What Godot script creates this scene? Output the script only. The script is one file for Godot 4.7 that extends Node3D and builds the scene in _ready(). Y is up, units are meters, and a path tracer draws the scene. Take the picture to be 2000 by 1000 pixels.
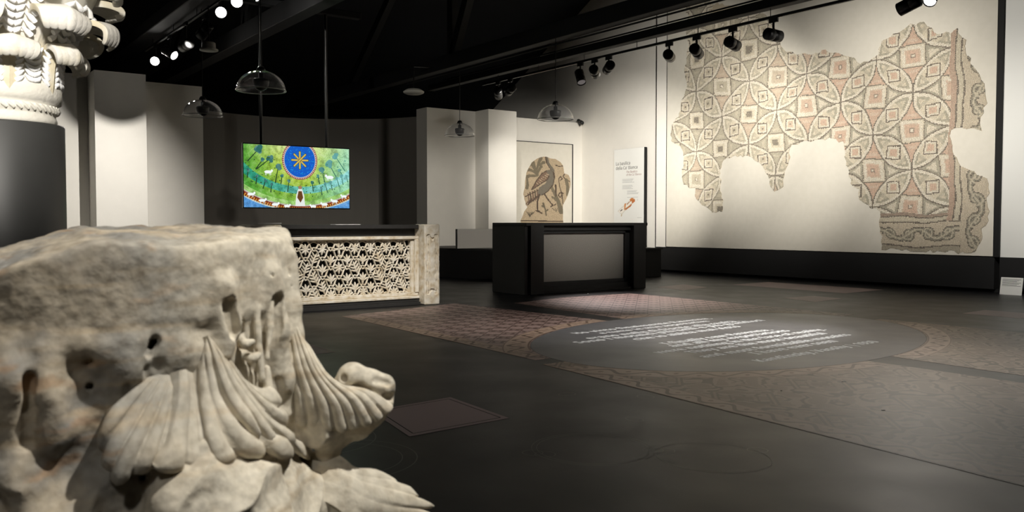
extends Node3D
# A dim museum hall: y up, metres. The long mosaic wall stands at x = 14.55 and runs along z; the back wall stands at z = -17.

const EYE := Vector3(0, 1.12, 0)
const FOCAL := 1700.0
const YAW := 0.623305
const PITCH := 0.0376345

var M := {}
var taken := {}
var paper := FastNoiseLite.new()

# ---------------------------------------------------------------- helpers
func ray(u: float, v: float) -> Vector3:   # direction from the tripod for a measured bearing, one metre deep
	var c := Vector3((u - 1000.0) / FOCAL, (500.0 - v) / FOCAL, -1.0)
	return Basis(Vector3.UP, -YAW) * (Basis(Vector3.RIGHT, -PITCH) * c)

func at(u: float, v: float, deep: float) -> Vector3:
	return EYE + ray(u, v) * deep

func numbered(called: String) -> String:
	var n: int = taken.get(called, 0)
	taken[called] = n + 1
	return called if n == 0 else "%s_%03d" % [called, n]

func tag(o: Node3D, label: String, category: String, group := "") -> Node3D:
	o.set_meta("label", label)
	o.set_meta("category", category)
	if group: o.set_meta("group", group)
	return o

func thing(called: String, label: String, category: String, where := Vector3.ZERO, turn := 0.0, group := "") -> Node3D:
	var o := Node3D.new()
	o.name = numbered(called)
	add_child(o)
	o.position = where
	o.rotation.y = turn
	return tag(o, label, category, group)

func part(called: String, mesh: Mesh, mat: Material, parent: Node3D, where := Vector3.ZERO) -> MeshInstance3D:
	var o := MeshInstance3D.new()
	o.name = numbered(called) if parent == self else called
	o.mesh = mesh
	o.material_override = mat
	parent.add_child(o, true)
	o.position = where
	return o

func struct(called: String, mesh: Mesh, mat: Material, where := Vector3.ZERO) -> MeshInstance3D:
	var o := part(called, mesh, mat, self, where)
	o.set_meta("kind", "structure")
	return o

func begin() -> SurfaceTool:
	var st := SurfaceTool.new()
	st.begin(Mesh.PRIMITIVE_TRIANGLES)
	return st

func done(st: SurfaceTool) -> ArrayMesh:
	st.generate_normals()
	return st.commit()

func quad(st: SurfaceTool, a: Vector3, b: Vector3, c: Vector3, d: Vector3, out: Vector3) -> void:
	if (b - a).cross(c - a).dot(out) > 0.0:
		var s := b
		b = d
		d = s
	for q in [[a, b, c], [a, c, d]]:
		for w in q:
			var n := out.abs()
			var uv := Vector2(w.x, -w.y) if n.z >= n.x and n.z >= n.y else (Vector2(w.x, w.z) if n.y >= n.x else Vector2(w.z, -w.y))
			st.set_uv(uv)
			st.add_vertex(w)

func tri(st: SurfaceTool, a: Vector3, b: Vector3, c: Vector3, out: Vector3) -> void:
	if (b - a).cross(c - a).dot(out) > 0.0:
		var s := b
		b = c
		c = s
	for w in [a, b, c]:
		st.set_uv(Vector2(w.x, w.z))
		st.add_vertex(w)

# a box with chamfered edges, lo..hi
func add_box(st: SurfaceTool, lo: Vector3, hi: Vector3, e := 0.0) -> void:
	st.set_smooth_group(-1)
	var c := (lo + hi) * 0.5
	var h := (hi - lo) * 0.5
	e = minf(e, minf(h.x, minf(h.y, h.z)) * 0.9)
	for ax in 3:
		var b1 := (ax + 1) % 3
		var b2 := (ax + 2) % 3
		for s in [-1.0, 1.0]:
			var p := []
			for k in [[-1, -1], [1, -1], [1, 1], [-1, 1]]:
				var w := Vector3.ZERO
				w[ax] = s * h[ax]
				w[b1] = k[0] * (h[b1] - e)
				w[b2] = k[1] * (h[b2] - e)
				p.append(c + w)
			var out := Vector3.ZERO
			out[ax] = s
			quad(st, p[0], p[1], p[2], p[3], out)
	if e <= 0.0: return
	for ax in 3:
		var b1 := (ax + 1) % 3
		var b2 := (ax + 2) % 3
		for s1 in [-1.0, 1.0]:
			for s2 in [-1.0, 1.0]:
				var p := []
				for k in [[-1, 0], [1, 0], [1, 1], [-1, 1]]:
					var w := Vector3.ZERO
					w[ax] = k[0] * (h[ax] - e)
					w[b1] = s1 * (h[b1] - (e if k[1] == 1 else 0.0))
					w[b2] = s2 * (h[b2] - (0.0 if k[1] == 1 else e))
					p.append(c + w)
				var out := Vector3.ZERO
				out[b1] = s1
				out[b2] = s2
				quad(st, p[0], p[1], p[2], p[3], out)
	for s in 8:
		var g := Vector3(1 if s & 1 else -1, 1 if s & 2 else -1, 1 if s & 4 else -1)
		tri(st, c + g * Vector3(h.x, h.y - e, h.z - e), c + g * Vector3(h.x - e, h.y, h.z - e), c + g * Vector3(h.x - e, h.y - e, h.z), g)

func box(lo: Vector3, hi: Vector3, e := 0.0) -> ArrayMesh:
	var st := begin()
	add_box(st, lo, hi, e)
	return done(st)

# rings of points joined into a skin; ends closed by fans
func add_skin(st: SurfaceTool, rings: Array, closed := true, group := 0, caps := true) -> void:
	st.set_smooth_group(group)
	var flip := signed_volume(rings) < 0.0
	for i in rings.size() - 1:
		var a: Array = rings[i]
		var b: Array = rings[i + 1]
		var n := a.size()
		for j in (n if closed else n - 1):
			var k := (j + 1) % n
			var f := [a[j], b[j], b[k], a[j], b[k], a[k]]
			if flip: f = [a[j], b[k], b[j], a[j], a[k], b[k]]
			for w in f:
				st.set_uv(Vector2(w.x, w.y))
				st.add_vertex(w)
	if not caps: return
	st.set_smooth_group(-1)
	for e in 2:
		var r: Array = rings[0] if e == 0 else rings[-1]
		var m := Vector3.ZERO
		for w in r: m += w
		m /= r.size()
		var other: Array = rings[1] if e == 0 else rings[-2]
		var mo := Vector3.ZERO
		for w in other: mo += w
		mo /= other.size()
		for j in r.size():
			tri(st, m, r[j], r[(j + 1) % r.size()], m - mo)

func signed_volume(rings: Array) -> float:
	var v := 0.0
	var mid: Vector3 = Vector3.ZERO
	for r in rings: mid += r[0] + r[r.size() / 2]
	mid /= rings.size() * 2.0
	for i in rings.size() - 1:
		var a: Array = rings[i]
		var b: Array = rings[i + 1]
		var n := a.size()
		for j in n:
			var k := (j + 1) % n
			v -= (a[j] - mid).dot((b[j] - mid).cross(b[k] - mid)) + (a[j] - mid).dot((b[k] - mid).cross(a[k] - mid))
	return v

func add_tube(st: SurfaceTool, pts: Array, radii: Array, sides := 8, squash := 1.0) -> void:
	var rings := []
	var up := Vector3(0, 0, 1)
	for i in pts.size():
		var d: Vector3 = (pts[mini(i + 1, pts.size() - 1)] - pts[maxi(i - 1, 0)]).normalized()
		if absf(d.dot(up)) > 0.95: up = Vector3(0, 1, 0) if absf(d.y) < 0.9 else Vector3(1, 0, 0)
		var s := d.cross(up).normalized()
		var t := s.cross(d).normalized()
		var r: float = radii[mini(i, radii.size() - 1)]
		var ring := []
		for j in sides:
			var a := TAU * j / sides
			ring.append(pts[i] + s * cos(a) * r + t * sin(a) * r * squash)
		rings.append(ring)
	add_skin(st, rings, true, 0)

func tube(pts: Array, r: float, sides := 10) -> ArrayMesh:
	var st := begin()
	add_tube(st, pts, [r], sides)
	return done(st)

# profile of (radius, height) turned about the y axis; a crease between the pieces of a list of profiles
func add_lathe(st: SurfaceTool, prof: Array, segs := 40, basis := Basis.IDENTITY, o := Vector3.ZERO) -> void:
	var rings := []
	for p in prof:
		var ring := []
		for j in segs:
			var a := TAU * j / segs
			ring.append(o + basis * Vector3(cos(a) * p.x, p.y, sin(a) * p.x))
		rings.append(ring)
	add_skin(st, rings, true, 0, false)

func lathe(prof: Array, segs := 40) -> ArrayMesh:
	var st := begin()
	add_lathe(st, prof, segs)
	return done(st)

# a flat outline (any plane given by o, ax, ay) with thickness along out
func add_slab(st: SurfaceTool, poly: PackedVector2Array, o: Vector3, ax: Vector3, ay: Vector3, out: Vector3, thick: float) -> void:
	st.set_smooth_group(-1)
	var idx := Geometry2D.triangulate_polygon(poly)
	for i in range(0, idx.size(), 3):
		var p := []
		for k in 3:
			var w := poly[idx[i + k]]
			p.append(o + ax * w.x + ay * w.y)
		var t := [poly[idx[i]], poly[idx[i + 1]], poly[idx[i + 2]]]
		for side in [1.0, 0.0]:
			var q: Array = [0, 1, 2]
			if (p[1] - p[0]).cross(p[2] - p[0]).dot(out * (1.0 if side > 0.5 else -1.0)) > 0.0: q = [0, 2, 1]
			for k in q:
				st.set_uv(t[k])
				st.add_vertex(p[k] + out * thick * side)
	var area := 0.0
	for i in poly.size():
		area += poly[i].cross(poly[(i + 1) % poly.size()])
	for i in poly.size():
		var a := poly[i]
		var b := poly[(i + 1) % poly.size()]
		var n := Vector2(b.y - a.y, a.x - b.x) * signf(area)
		var pa := o + ax * a.x + ay * a.y
		var pb := o + ax * b.x + ay * b.y
		quad(st, pa, pb, pb + out * thick, pa + out * thick, ax * n.x + ay * n.y)

func slab(poly: PackedVector2Array, o: Vector3, ax: Vector3, ay: Vector3, out: Vector3, thick: float) -> ArrayMesh:
	var st := begin()
	add_slab(st, poly, o, ax, ay, out, thick)
	return done(st)

func noise(freq: float, kind := FastNoiseLite.TYPE_SIMPLEX_SMOOTH, octaves := 4, sd := 7) -> FastNoiseLite:
	var n := FastNoiseLite.new()
	n.noise_type = kind
	n.frequency = freq
	n.seed = sd
	n.fractal_octaves = octaves
	return n

func noise_tex(size: int, freq: float, ramp: Array, sd := 3, octaves := 5, bump := -1.0) -> NoiseTexture2D:
	var t := NoiseTexture2D.new()
	t.width = size
	t.height = size
	t.seamless = true
	t.noise = noise(freq, FastNoiseLite.TYPE_SIMPLEX_SMOOTH, octaves, sd)
	if bump > 0.0:
		t.as_normal_map = true
		t.bump_strength = bump
	elif ramp.size():
		var g := Gradient.new()
		g.offsets = PackedFloat32Array(range(ramp.size()).map(func(i): return float(i) / (ramp.size() - 1)))
		g.colors = PackedColorArray(ramp)
		t.color_ramp = g
	return t

func mat(color: Color, rough := 0.8, metal := 0.0, spec := 0.5) -> StandardMaterial3D:
	var m := StandardMaterial3D.new()
	m.albedo_color = color
	m.roughness = rough
	m.metallic = metal
	m.metallic_specular = spec
	return m

func triplanar(m: StandardMaterial3D, scale: float) -> StandardMaterial3D:
	m.uv1_triplanar = true
	m.uv1_world_triplanar = true
	m.uv1_scale = Vector3.ONE * scale
	return m

func glow(color: Color, power: float) -> StandardMaterial3D:
	var m := mat(Color(0.02, 0.02, 0.02), 0.4)
	m.emission_enabled = true
	m.emission = color
	m.emission_energy_multiplier = power
	return m

# ---------------------------------------------------------------- carving: a field of tapered bones and cuts, skinned by surface nets
class Carving:
	var a := PackedVector3Array()
	var d := PackedVector3Array()
	var q := PackedFloat32Array()   # per bone: 1 / length^2, radius, change of radius, blend, sign
	func bone(p: Vector3, p2: Vector3, r: float, r2: float, k := 0.01, s := 1.0) -> void:
		a.append(p)
		d.append(p2 - p)
		var l := (p2 - p).length_squared()
		q.append_array(PackedFloat32Array([1.0 / l if l > 1e-9 else 0.0, r, r2 - r, k, s]))
	func cut(p: Vector3, p2: Vector3, r: float, r2: float, k := 0.006) -> void:
		bone(p, p2, r, r2, k, -1.0)
	func path(pts: Array, rs: Array, k := 0.01, s := 1.0) -> void:
		for i in pts.size() - 1:
			bone(pts[i], pts[i + 1], rs[i], rs[i + 1], k, s)
	func base(_p: Vector3) -> float:
		return 1.0
	func after(_p: Vector3, f: float) -> float:
		return f
	func bump(_p: Vector3) -> float:
		return 0.0
	func tint(_p: Vector3, _n: Vector3) -> Color:
		return Color.WHITE
	func reach(p: Vector3, i: int) -> float:
		var w := p - a[i]
		var t := clampf(w.dot(d[i]) * q[i * 5], 0.0, 1.0)
		return (w - d[i] * t).length() - q[i * 5 + 1] - q[i * 5 + 2] * t
	func field(p: Vector3, near: PackedInt32Array) -> float:
		var f := base(p)
		for i in near:
			var w := p - a[i]
			var o := i * 5
			var t := clampf(w.dot(d[i]) * q[o], 0.0, 1.0)
			var e := (w - d[i] * t).length() - q[o + 1] - q[o + 2] * t
			var k := q[o + 3]
			if q[o + 4] > 0.0:
				var h := clampf(0.5 + 0.5 * (f - e) / k, 0.0, 1.0)
				f = lerpf(f, e, h) - k * h * (1.0 - h)
			else:
				e = -e
				var h := clampf(0.5 - 0.5 * (f - e) / k, 0.0, 1.0)
				f = lerpf(f, e, h) + k * h * (1.0 - h)
		return after(p, f)
	func skin(lo: Vector3, hi: Vector3, c: float, origin: Vector3) -> ArrayMesh:
		var B := 4
		var bx := int(ceil((hi.x - lo.x) / c / B))
		var by := int(ceil((hi.y - lo.y) / c / B))
		var bz := int(ceil((hi.z - lo.z) / c / B))
		var nx := bx * B + 1
		var ny := by * B + 1
		var nz := bz * B + 1
		var sy := nx
		var sz := nx * ny
		var g := PackedFloat32Array()
		g.resize(nx * ny * nz)
		g.fill(9.0)
		var rad := B * c * 0.87
		var blocks := PackedInt32Array()
		var G := 6   # blocks are gathered by sixes, so that far bones are dropped early
		var grad := G * rad
		for K in range(0, bz, G):
			for J in range(0, by, G):
				for I in range(0, bx, G):
					var M := lo + Vector3(I + G * 0.5, J + G * 0.5, K + G * 0.5) * (B * c)
					var mb := base(M)
					if mb < -grad * 1.3 - 0.06: continue
					var some := PackedInt32Array()
					for n in a.size():
						if reach(M, n) < grad + q[n * 5 + 3] + c: some.append(n)
					if some.is_empty() and mb > grad * 1.3: continue
					for k in range(K, mini(K + G, bz)):
						for j in range(J, mini(J + G, by)):
							for i in range(I, mini(I + G, bx)):
								var m := lo + Vector3(i + 0.5, j + 0.5, k + 0.5) * (B * c)
								var b0 := base(m)
								if b0 < -0.10: continue
								var near := PackedInt32Array()
								for n in some:
									if reach(m, n) < rad + q[n * 5 + 3] + c: near.append(n)
								if near.is_empty() and b0 > rad * 1.2 + 0.006: continue
								if absf(field(m, near)) > rad * 1.15 + 0.009: continue
								blocks.append_array(PackedInt32Array([i, j, k]))
								for z in B + 1:
									for y in B + 1:
										var o := i * B + (j * B + y) * sy + (k * B + z) * sz
										for x in B + 1:
											if g[o + x] == 9.0:
												g[o + x] = field(lo + Vector3(i * B + x, j * B + y, k * B + z) * c, near)
		var ids := {}
		var vs := PackedVector3Array()
		var offs := [0, 1, sy, sy + 1, sz, sz + 1, sz + sy, sz + sy + 1]
		var corner := [Vector3(0, 0, 0), Vector3(1, 0, 0), Vector3(0, 1, 0), Vector3(1, 1, 0), Vector3(0, 0, 1), Vector3(1, 0, 1), Vector3(0, 1, 1), Vector3(1, 1, 1)]
		var edges := [0, 1, 2, 3, 4, 5, 6, 7, 0, 2, 1, 3, 4, 6, 5, 7, 0, 4, 1, 5, 2, 6, 3, 7]
		var w := PackedFloat32Array()
		w.resize(8)
		for b in range(0, blocks.size(), 3):
			for z in B:
				for y in B:
					for x in B:
						var X := blocks[b] * B + x
						var Y := blocks[b + 1] * B + y
						var Z := blocks[b + 2] * B + z
						var o := X + Y * sy + Z * sz
						var neg := 0
						var bad := false
						for n in 8:
							var v := g[o + offs[n]]
							w[n] = v
							if v < 0.0: neg += 1
							if v == 9.0: bad = true
						if neg == 0 or neg == 8 or bad: continue
						var s := Vector3.ZERO
						var cnt := 0
						for e in range(0, 24, 2):
							var v0 := w[edges[e]]
							var v1 := w[edges[e + 1]]
							if (v0 < 0.0) != (v1 < 0.0):
								s += (corner[edges[e]] as Vector3).lerp(corner[edges[e + 1]], v0 / (v0 - v1))
								cnt += 1
						ids[o] = vs.size()
						vs.append(lo + (Vector3(X, Y, Z) + s / cnt) * c)
		var idx := PackedInt32Array()
		for o: int in ids:
			var v0 := g[o]
			for ax in 3:
				var st: int = [1, sy, sz][ax]
				var s1: int = [sy, sz, 1][ax]
				var s2: int = [sz, 1, sy][ax]
				var v1 := g[o + st]
				if (v0 < 0.0) == (v1 < 0.0): continue
				if not (ids.has(o - s1) and ids.has(o - s2) and ids.has(o - s1 - s2)): continue
				var A: int = ids[o]
				var Bq: int = ids[o - s1]
				var C: int = ids[o - s1 - s2]
				var D: int = ids[o - s2]
				if v0 < 0.0: idx.append_array(PackedInt32Array([A, C, Bq, A, D, C]))
				else: idx.append_array(PackedInt32Array([A, Bq, C, A, C, D]))
		var ns := PackedVector3Array()
		ns.resize(vs.size())
		for t in range(0, idx.size(), 3):
			var n := (vs[idx[t + 2]] - vs[idx[t]]).cross(vs[idx[t + 1]] - vs[idx[t]])
			ns[idx[t]] += n
			ns[idx[t + 1]] += n
			ns[idx[t + 2]] += n
		var cs := PackedColorArray()
		cs.resize(vs.size())
		for i in vs.size():
			ns[i] = ns[i].normalized()
			cs[i] = tint(vs[i], ns[i])
			vs[i] -= origin
		var arr := []
		arr.resize(Mesh.ARRAY_MAX)
		arr[Mesh.ARRAY_VERTEX] = vs
		arr[Mesh.ARRAY_NORMAL] = ns
		arr[Mesh.ARRAY_COLOR] = cs
		arr[Mesh.ARRAY_INDEX] = idx
		var mesh := ArrayMesh.new()
		mesh.add_surface_from_arrays(Mesh.PRIMITIVE_TRIANGLES, arr)
		return mesh

# a leaf of convex ribs that meet in creases: each rib is a line of points, the sheet runs across them and ends in separate tips
func along(w: PackedVector3Array, t: float) -> Vector3:
	var n := w.size() - 1
	var f := clampf(t, 0.0, 1.0) * n
	var i := mini(int(f), n - 1)
	var u := f - i
	var p0 := w[maxi(i - 1, 0)]
	var p3 := w[mini(i + 2, n)]
	return w[i].cubic_interpolate(w[i + 1], p0, p3, u)

func fluted(ribs: Array, bulge: float, thick: float, out: Vector3, skin: Carving, origin: Vector3, notch := 0.10, ns := 8, nt := 44) -> ArrayMesh:
	var R := ribs.size()
	var cols := R * ns + 1
	var P := PackedVector3Array()
	var X := PackedFloat32Array()
	for c in cols:
		var s := float(c) / ns - 0.5            # place across, in ribs; a rib's middle is a whole number
		var x := (s - roundf(s)) * 2.0
		if c == cols - 1: x = 1.0
		X.append(x)
		var i := clampi(int(floor(s)), 0, R - 2)
		var u := s - i
		var edge := 1.0 - notch * pow(absf(x), 2.5)
		for k in nt + 1:
			var t := float(k) / nt * edge
			P.append(along(ribs[i], t).lerp(along(ribs[i + 1], t), u))
	var vs := PackedVector3Array()
	var lower := PackedVector3Array()
	for c in cols:
		var hx := sqrt(maxf(0.0, 1.0 - X[c] * X[c]))
		for k in nt + 1:
			var p := P[c * (nt + 1) + k]
			var dc := P[mini(c + 1, cols - 1) * (nt + 1) + k] - P[maxi(c - 1, 0) * (nt + 1) + k]
			var dt := P[c * (nt + 1) + mini(k + 1, nt)] - P[c * (nt + 1) + maxi(k - 1, 0)]
			var n := dt.cross(dc).normalized()   # ribs run away from the foot and follow one another to the right
			var near := (P[mini(c + ns, cols - 1) * (nt + 1) + k] - P[maxi(c - ns, 0) * (nt + 1) + k]).length() * 0.25
			var t := float(k) / nt
			near *= 1.0 + 0.22 * sin(floorf(float(c) / ns) * 2.4 + t * 3.0)
			var w := smoothstep(0.0, 0.12, t) * sqrt(maxf(0.0, 1.0 - pow(maxf(0.0, (t - 0.86) / 0.14), 2.0)))
			vs.append(p + n * (near * bulge * hx * w + skin.bump(p)))
			lower.append(p - n * (thick * (0.35 + 0.65 * sqrt(maxf(0.0, 1.0 - t * t)))))
	if out == Vector3.ZERO: return null
	var base := vs.size()
	vs.append_array(lower)
	var idx := PackedInt32Array()
	var quad4 := func(a: int, b: int, c: int, d: int) -> void: idx.append_array(PackedInt32Array([a, b, c, a, c, d]))
	for c in cols - 1:
		for k in nt:
			var a := c * (nt + 1) + k
			quad4.call(a, a + 1, a + nt + 2, a + nt + 1)
			quad4.call(base + a, base + a + nt + 1, base + a + nt + 2, base + a + 1)
		var e := c * (nt + 1) + nt
		quad4.call(e, base + e, base + e + nt + 1, e + nt + 1)
	for k in nt:
		quad4.call(k, base + k, base + k + 1, k + 1)
		var l := (cols - 1) * (nt + 1) + k
		quad4.call(l, l + 1, base + l + 1, base + l)
	# make the faces look outwards
	var sum := 0.0
	for i in range(0, idx.size() / 2, 3):
		sum += (vs[idx[i + 2]] - vs[idx[i]]).cross(vs[idx[i + 1]] - vs[idx[i]]).dot(vs[idx[i]] - vs[(idx[i] + base) % vs.size()])
	if sum < 0.0:
		for i in range(0, idx.size(), 3):
			var s := idx[i]
			idx[i] = idx[i + 1]
			idx[i + 1] = s
	var nn := PackedVector3Array()
	nn.resize(vs.size())
	for i in range(0, idx.size(), 3):
		var n := (vs[idx[i + 2]] - vs[idx[i]]).cross(vs[idx[i + 1]] - vs[idx[i]])
		for j in 3: nn[idx[i + j]] += n
	var cs := PackedColorArray()
	for i in vs.size():
		nn[i] = nn[i].normalized()
		cs.append(skin.tint(vs[i], nn[i]))
		vs[i] -= origin
	var arr := []
	arr.resize(Mesh.ARRAY_MAX)
	arr[Mesh.ARRAY_VERTEX] = vs
	arr[Mesh.ARRAY_NORMAL] = nn
	arr[Mesh.ARRAY_COLOR] = cs
	arr[Mesh.ARRAY_INDEX] = idx
	var mesh := ArrayMesh.new()
	mesh.add_surface_from_arrays(Mesh.PRIMITIVE_TRIANGLES, arr)
	return mesh

# ---------------------------------------------------------------- the scene
func _ready() -> void:
	camera()
	surfaces()
	room()
	wall_mosaic()
	bird_mosaic()
	screen_counter()
	desk()
	back_furniture()
	television()
	text_panel()
	floor_prints()
	ceiling_things()
	broken_capital()
	carved_capital()
	small_things()

func camera() -> void:
	var cam := Camera3D.new()
	cam.name = "camera"
	add_child(cam)
	cam.position = EYE
	cam.basis = Basis(Vector3.UP, -YAW) * Basis(Vector3.RIGHT, -PITCH)
	var lens := CameraAttributesPhysical.new()
	lens.frustum_focal_length = 24.0 / (2.0 * 500.0 / FOCAL)   # 24 mm high frame, 2000 x 1000 picture
	lens.frustum_focus_distance = 12.0
	lens.frustum_near = 0.05
	lens.frustum_far = 100.0
	lens.exposure_aperture = 8.0
	cam.attributes = lens
	cam.fov = rad_to_deg(2.0 * atan(500.0 / FOCAL))
	cam.current = true
	var we := WorldEnvironment.new()
	we.name = "environment"
	var e := Environment.new()
	e.background_mode = Environment.BG_COLOR
	e.background_color = Color.BLACK
	e.tonemap_mode = Environment.TONE_MAPPER_LINEAR
	e.tonemap_exposure = 1.0
	e.sdfgi_enabled = true
	e.ssao_enabled = true
	e.ssil_enabled = true
	we.environment = e
	add_child(we)

func surfaces() -> void:
	M.plaster = triplanar(mat(Color(0.93, 0.915, 0.88), 0.9), 0.5)
	M.plaster.albedo_texture = noise_tex(512, 0.01, [Color(0.985, 0.985, 0.985), Color(1, 1, 1)], 5)
	M.apse = mat(Color(0.56, 0.54, 0.51), 0.9)
	M.black = mat(Color(0.085, 0.085, 0.085), 0.55)
	M.plinth = triplanar(mat(Color(0.065, 0.065, 0.068), 0.75), 0.4)
	M.plinth.albedo_texture = noise_tex(256, 0.02, [Color(0.85, 0.85, 0.85), Color(1, 1, 1)], 15)
	M.roof = mat(Color(0.10, 0.108, 0.125), 0.9)
	M.steel = mat(Color(0.07, 0.073, 0.08), 0.7)
	M.lamp = mat(Color(0.035, 0.035, 0.035), 0.4)
	M.line = mat(Color(0.05, 0.05, 0.05), 0.8)
	M.floor = triplanar(mat(Color(0.085, 0.085, 0.095), 0.46, 0.0, 0.4), 0.25)
	M.floor.albedo_texture = noise_tex(1024, 0.006, [Color(0.8, 0.8, 0.8), Color(0.92, 0.92, 0.92), Color(1, 1, 1)], 21, 6)
	M.floor.roughness_texture = noise_tex(512, 0.012, [Color(0.8, 0.8, 0.8), Color(1, 1, 1)], 22, 5)
	M.counter = triplanar(mat(Color(0.17, 0.165, 0.16), 0.6), 1.0)
	M.counter.albedo_texture = noise_tex(256, 0.03, [Color(0.9, 0.9, 0.9), Color(1, 1, 1)], 16)
	M.board = triplanar(mat(Color(0.87, 0.85, 0.80), 0.92), 0.6)
	M.board.albedo_texture = noise_tex(512, 0.02, [Color(0.975, 0.975, 0.97), Color(1, 1, 1)], 6)
	M.paper = mat(Color(0.92, 0.92, 0.90), 0.7)
	M.marble = triplanar(mat(Color(0.91, 0.89, 0.85), 0.75), 0.8)
	M.marble.albedo_texture = noise_tex(1024, 0.008, [Color(0.78, 0.70, 0.58), Color(0.90, 0.87, 0.81), Color(0.96, 0.95, 0.93), Color(1, 1, 1)], 31, 4)
	M.marble.normal_enabled = true
	M.marble.normal_texture = noise_tex(512, 0.03, [], 32, 4, 3.0)
	M.marble.normal_scale = 0.3
	M.grey = mat(Color(0.70, 0.685, 0.66), 0.8)
	M.white = mat(Color(0.80, 0.79, 0.75), 0.6)
	M.glass = mat(Color(1, 1, 1, 0.06), 0.05)
	M.glass.transparency = BaseMaterial3D.TRANSPARENCY_ALPHA

# ---------------------------------------------------------------- the setting
func room() -> void:
	var f := struct("floor", box(Vector3(-7, -0.2, -23), Vector3(15.2, 0, 6.2)), M.floor)
	f.position = Vector3.ZERO
	# back wall: a tall partition with two piers and an apse between them
	var W: Material = M.plaster
	struct("wall_back", box(Vector3(-7, 0, -17.1), Vector3(2.93, 3.72, -16.8)), W)
	struct("wall_back", box(Vector3(3.74, 0, -17.5), Vector3(4.958, 3.72, -17.0)), W)
	struct("wall_back", box(Vector3(2.92, 0, -17.5), Vector3(3.75, 3.72, -16.2)), W)
	struct("wall_back", box(Vector3(9.905, 0, -17.52), Vector3(11.3, 3.72, -17.05)), W)
	struct("wall_back", box(Vector3(11.2, 0, -17.6), Vector3(11.99, 3.72, -16.5)), W)
	struct("wall_back", box(Vector3(11.9, 0, -17.8), Vector3(14.85, 3.72, -17.4)), W)
	struct("wall_back", box(Vector3(-7, 0, -23.2), Vector3(15.2, 9, -23)), M.roof)
	# the apse: a horseshoe of dark wall
	var st := begin()
	var rings := []
	var c := Vector3(7.42, 0, -17.35)
	for i in 49:
		var a := deg_to_rad(-42.0 + 264.0 * i / 48.0)
		var d := Vector3(cos(a), 0, -sin(a))
		var r := 3.3
		rings.append([c + d * r, c + d * r + Vector3(0, 3.7, 0), c + d * (r + 0.2) + Vector3(0, 3.7, 0), c + d * (r + 0.2)])
	# keep only what lies behind the partition
	rings = rings.filter(func(q): return q[0].z < -17.45)
	add_skin(st, rings, true, -1)
	struct("wall_apse", done(st), M.apse)
	# right wall, and the proud stretch that carries the mosaic
	struct("wall_right", box(Vector3(14.75, 0, -23), Vector3(15.05, 11.5, 6.2)), W)
	struct("wall_right", box(Vector3(14.55, 0.575, -14.5), Vector3(14.8, 7.0, -6.87)), W)
	struct("wall_right", box(Vector3(14.55, 0.575, -6.78), Vector3(14.8, 7.0, 3.0)), M.paper)
	struct("trim_1", box(Vector3(14.50, 0.575, -6.871), Vector3(14.8, 7.0, -6.779)), M.line)
	struct("trim_2", box(Vector3(14.503, 0.575, -14.145), Vector3(14.549, 7.0, -14.131)), M.line)
	struct("trim_3", box(Vector3(14.54, 0.2, -14.518), Vector3(14.76, 7.0, -14.5)), M.line)
	struct("baseboard_right", box(Vector3(14.53, 0.05, -14.5), Vector3(14.8, 0.575, -6.86), 0.004), M.plinth)
	struct("baseboard_right", box(Vector3(14.53, 0.05, -6.78), Vector3(14.8, 0.575, 3.0), 0.004), M.plinth)
	struct("baseboard_right", box(Vector3(14.60, 0, -14.5), Vector3(14.8, 0.05, 3.0)), M.line)
	struct("baseboard_right", box(Vector3(14.66, 0, -17.4), Vector3(14.8, 0.17, -14.5), 0.004), M.plinth)
	struct("wall_left", box(Vector3(-7.2, 0, -23), Vector3(-7, 11, 6.2)), M.apse)
	struct("wall_front", box(Vector3(-7, 0, 6.2), Vector3(15.2, 11, 6.4)), M.apse)
	# the roof: two dark slopes
	var n := 0
	for s in [[-23.2, 3.6, -8.0, 11.6], [-8.0, 11.6, 6.4, 3.7]]:
		var t := begin()
		var prof := [Vector2(s[0], s[1]), Vector2(s[2], s[3]), Vector2(s[2], s[3] + 0.25), Vector2(s[0], s[1] + 0.25)]
		var ra := []
		var rb := []
		for q in prof:
			ra.append(Vector3(-7.3, q.y, q.x))
			rb.append(Vector3(15.3, q.y, q.x))
		add_skin(t, [ra, rb], true, -1)
		struct("ceiling", done(t), M.roof)
	# roof trusses: tie beams along z with struts
	for b in [[8.7, 4.02, 0.26, 0.22], [4.8, 4.02, 0.28, 0.24], [3.70, 4.25, 0.2, 0.34], [0.6, 4.1, 0.28, 0.24]]:
		struct("beam", box(Vector3(b[0] - b[3] * 0.5, b[1], -22.5), Vector3(b[0] + b[3] * 0.5, b[1] + b[2], 6.0), 0.01), M.steel)
	for b in [[8.7, 0.0], [4.8, 0.0], [0.6, 0.0]]:
		for s in [[-18.5, 4.2, -12.5, 9.0], [-14.0, 4.2, -14.0, 8.3], [-14.0, 4.2, -11.0, 9.8], [-8.0, 4.2, -8.0, 11.5], [-8.0, 4.2, -11.0, 9.8], [-8.0, 4.2, -5.0, 9.8], [-2.0, 4.2, -5.0, 9.8]]:
			var d := Vector2(s[2] - s[0], s[3] - s[1])
			var o := Vector3(b[0], s[1], s[0])
			var dir := Vector3(0, d.y, d.x).normalized()
			var side := Vector3(1, 0, 0)
			var nn := dir.cross(side)
			var t := begin()
			var r1 := []
			var r2 := []
			for k in [[-1, -1], [1, -1], [1, 1], [-1, 1]]:
				var w: Vector3 = side * (k[0] * 0.07) + nn * (k[1] * 0.09)
				r1.append(o + w)
				r2.append(o + dir * d.length() + w)
			add_skin(t, [r1, r2], true, -1)
			struct("roof_strut", done(t), M.steel)
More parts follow.
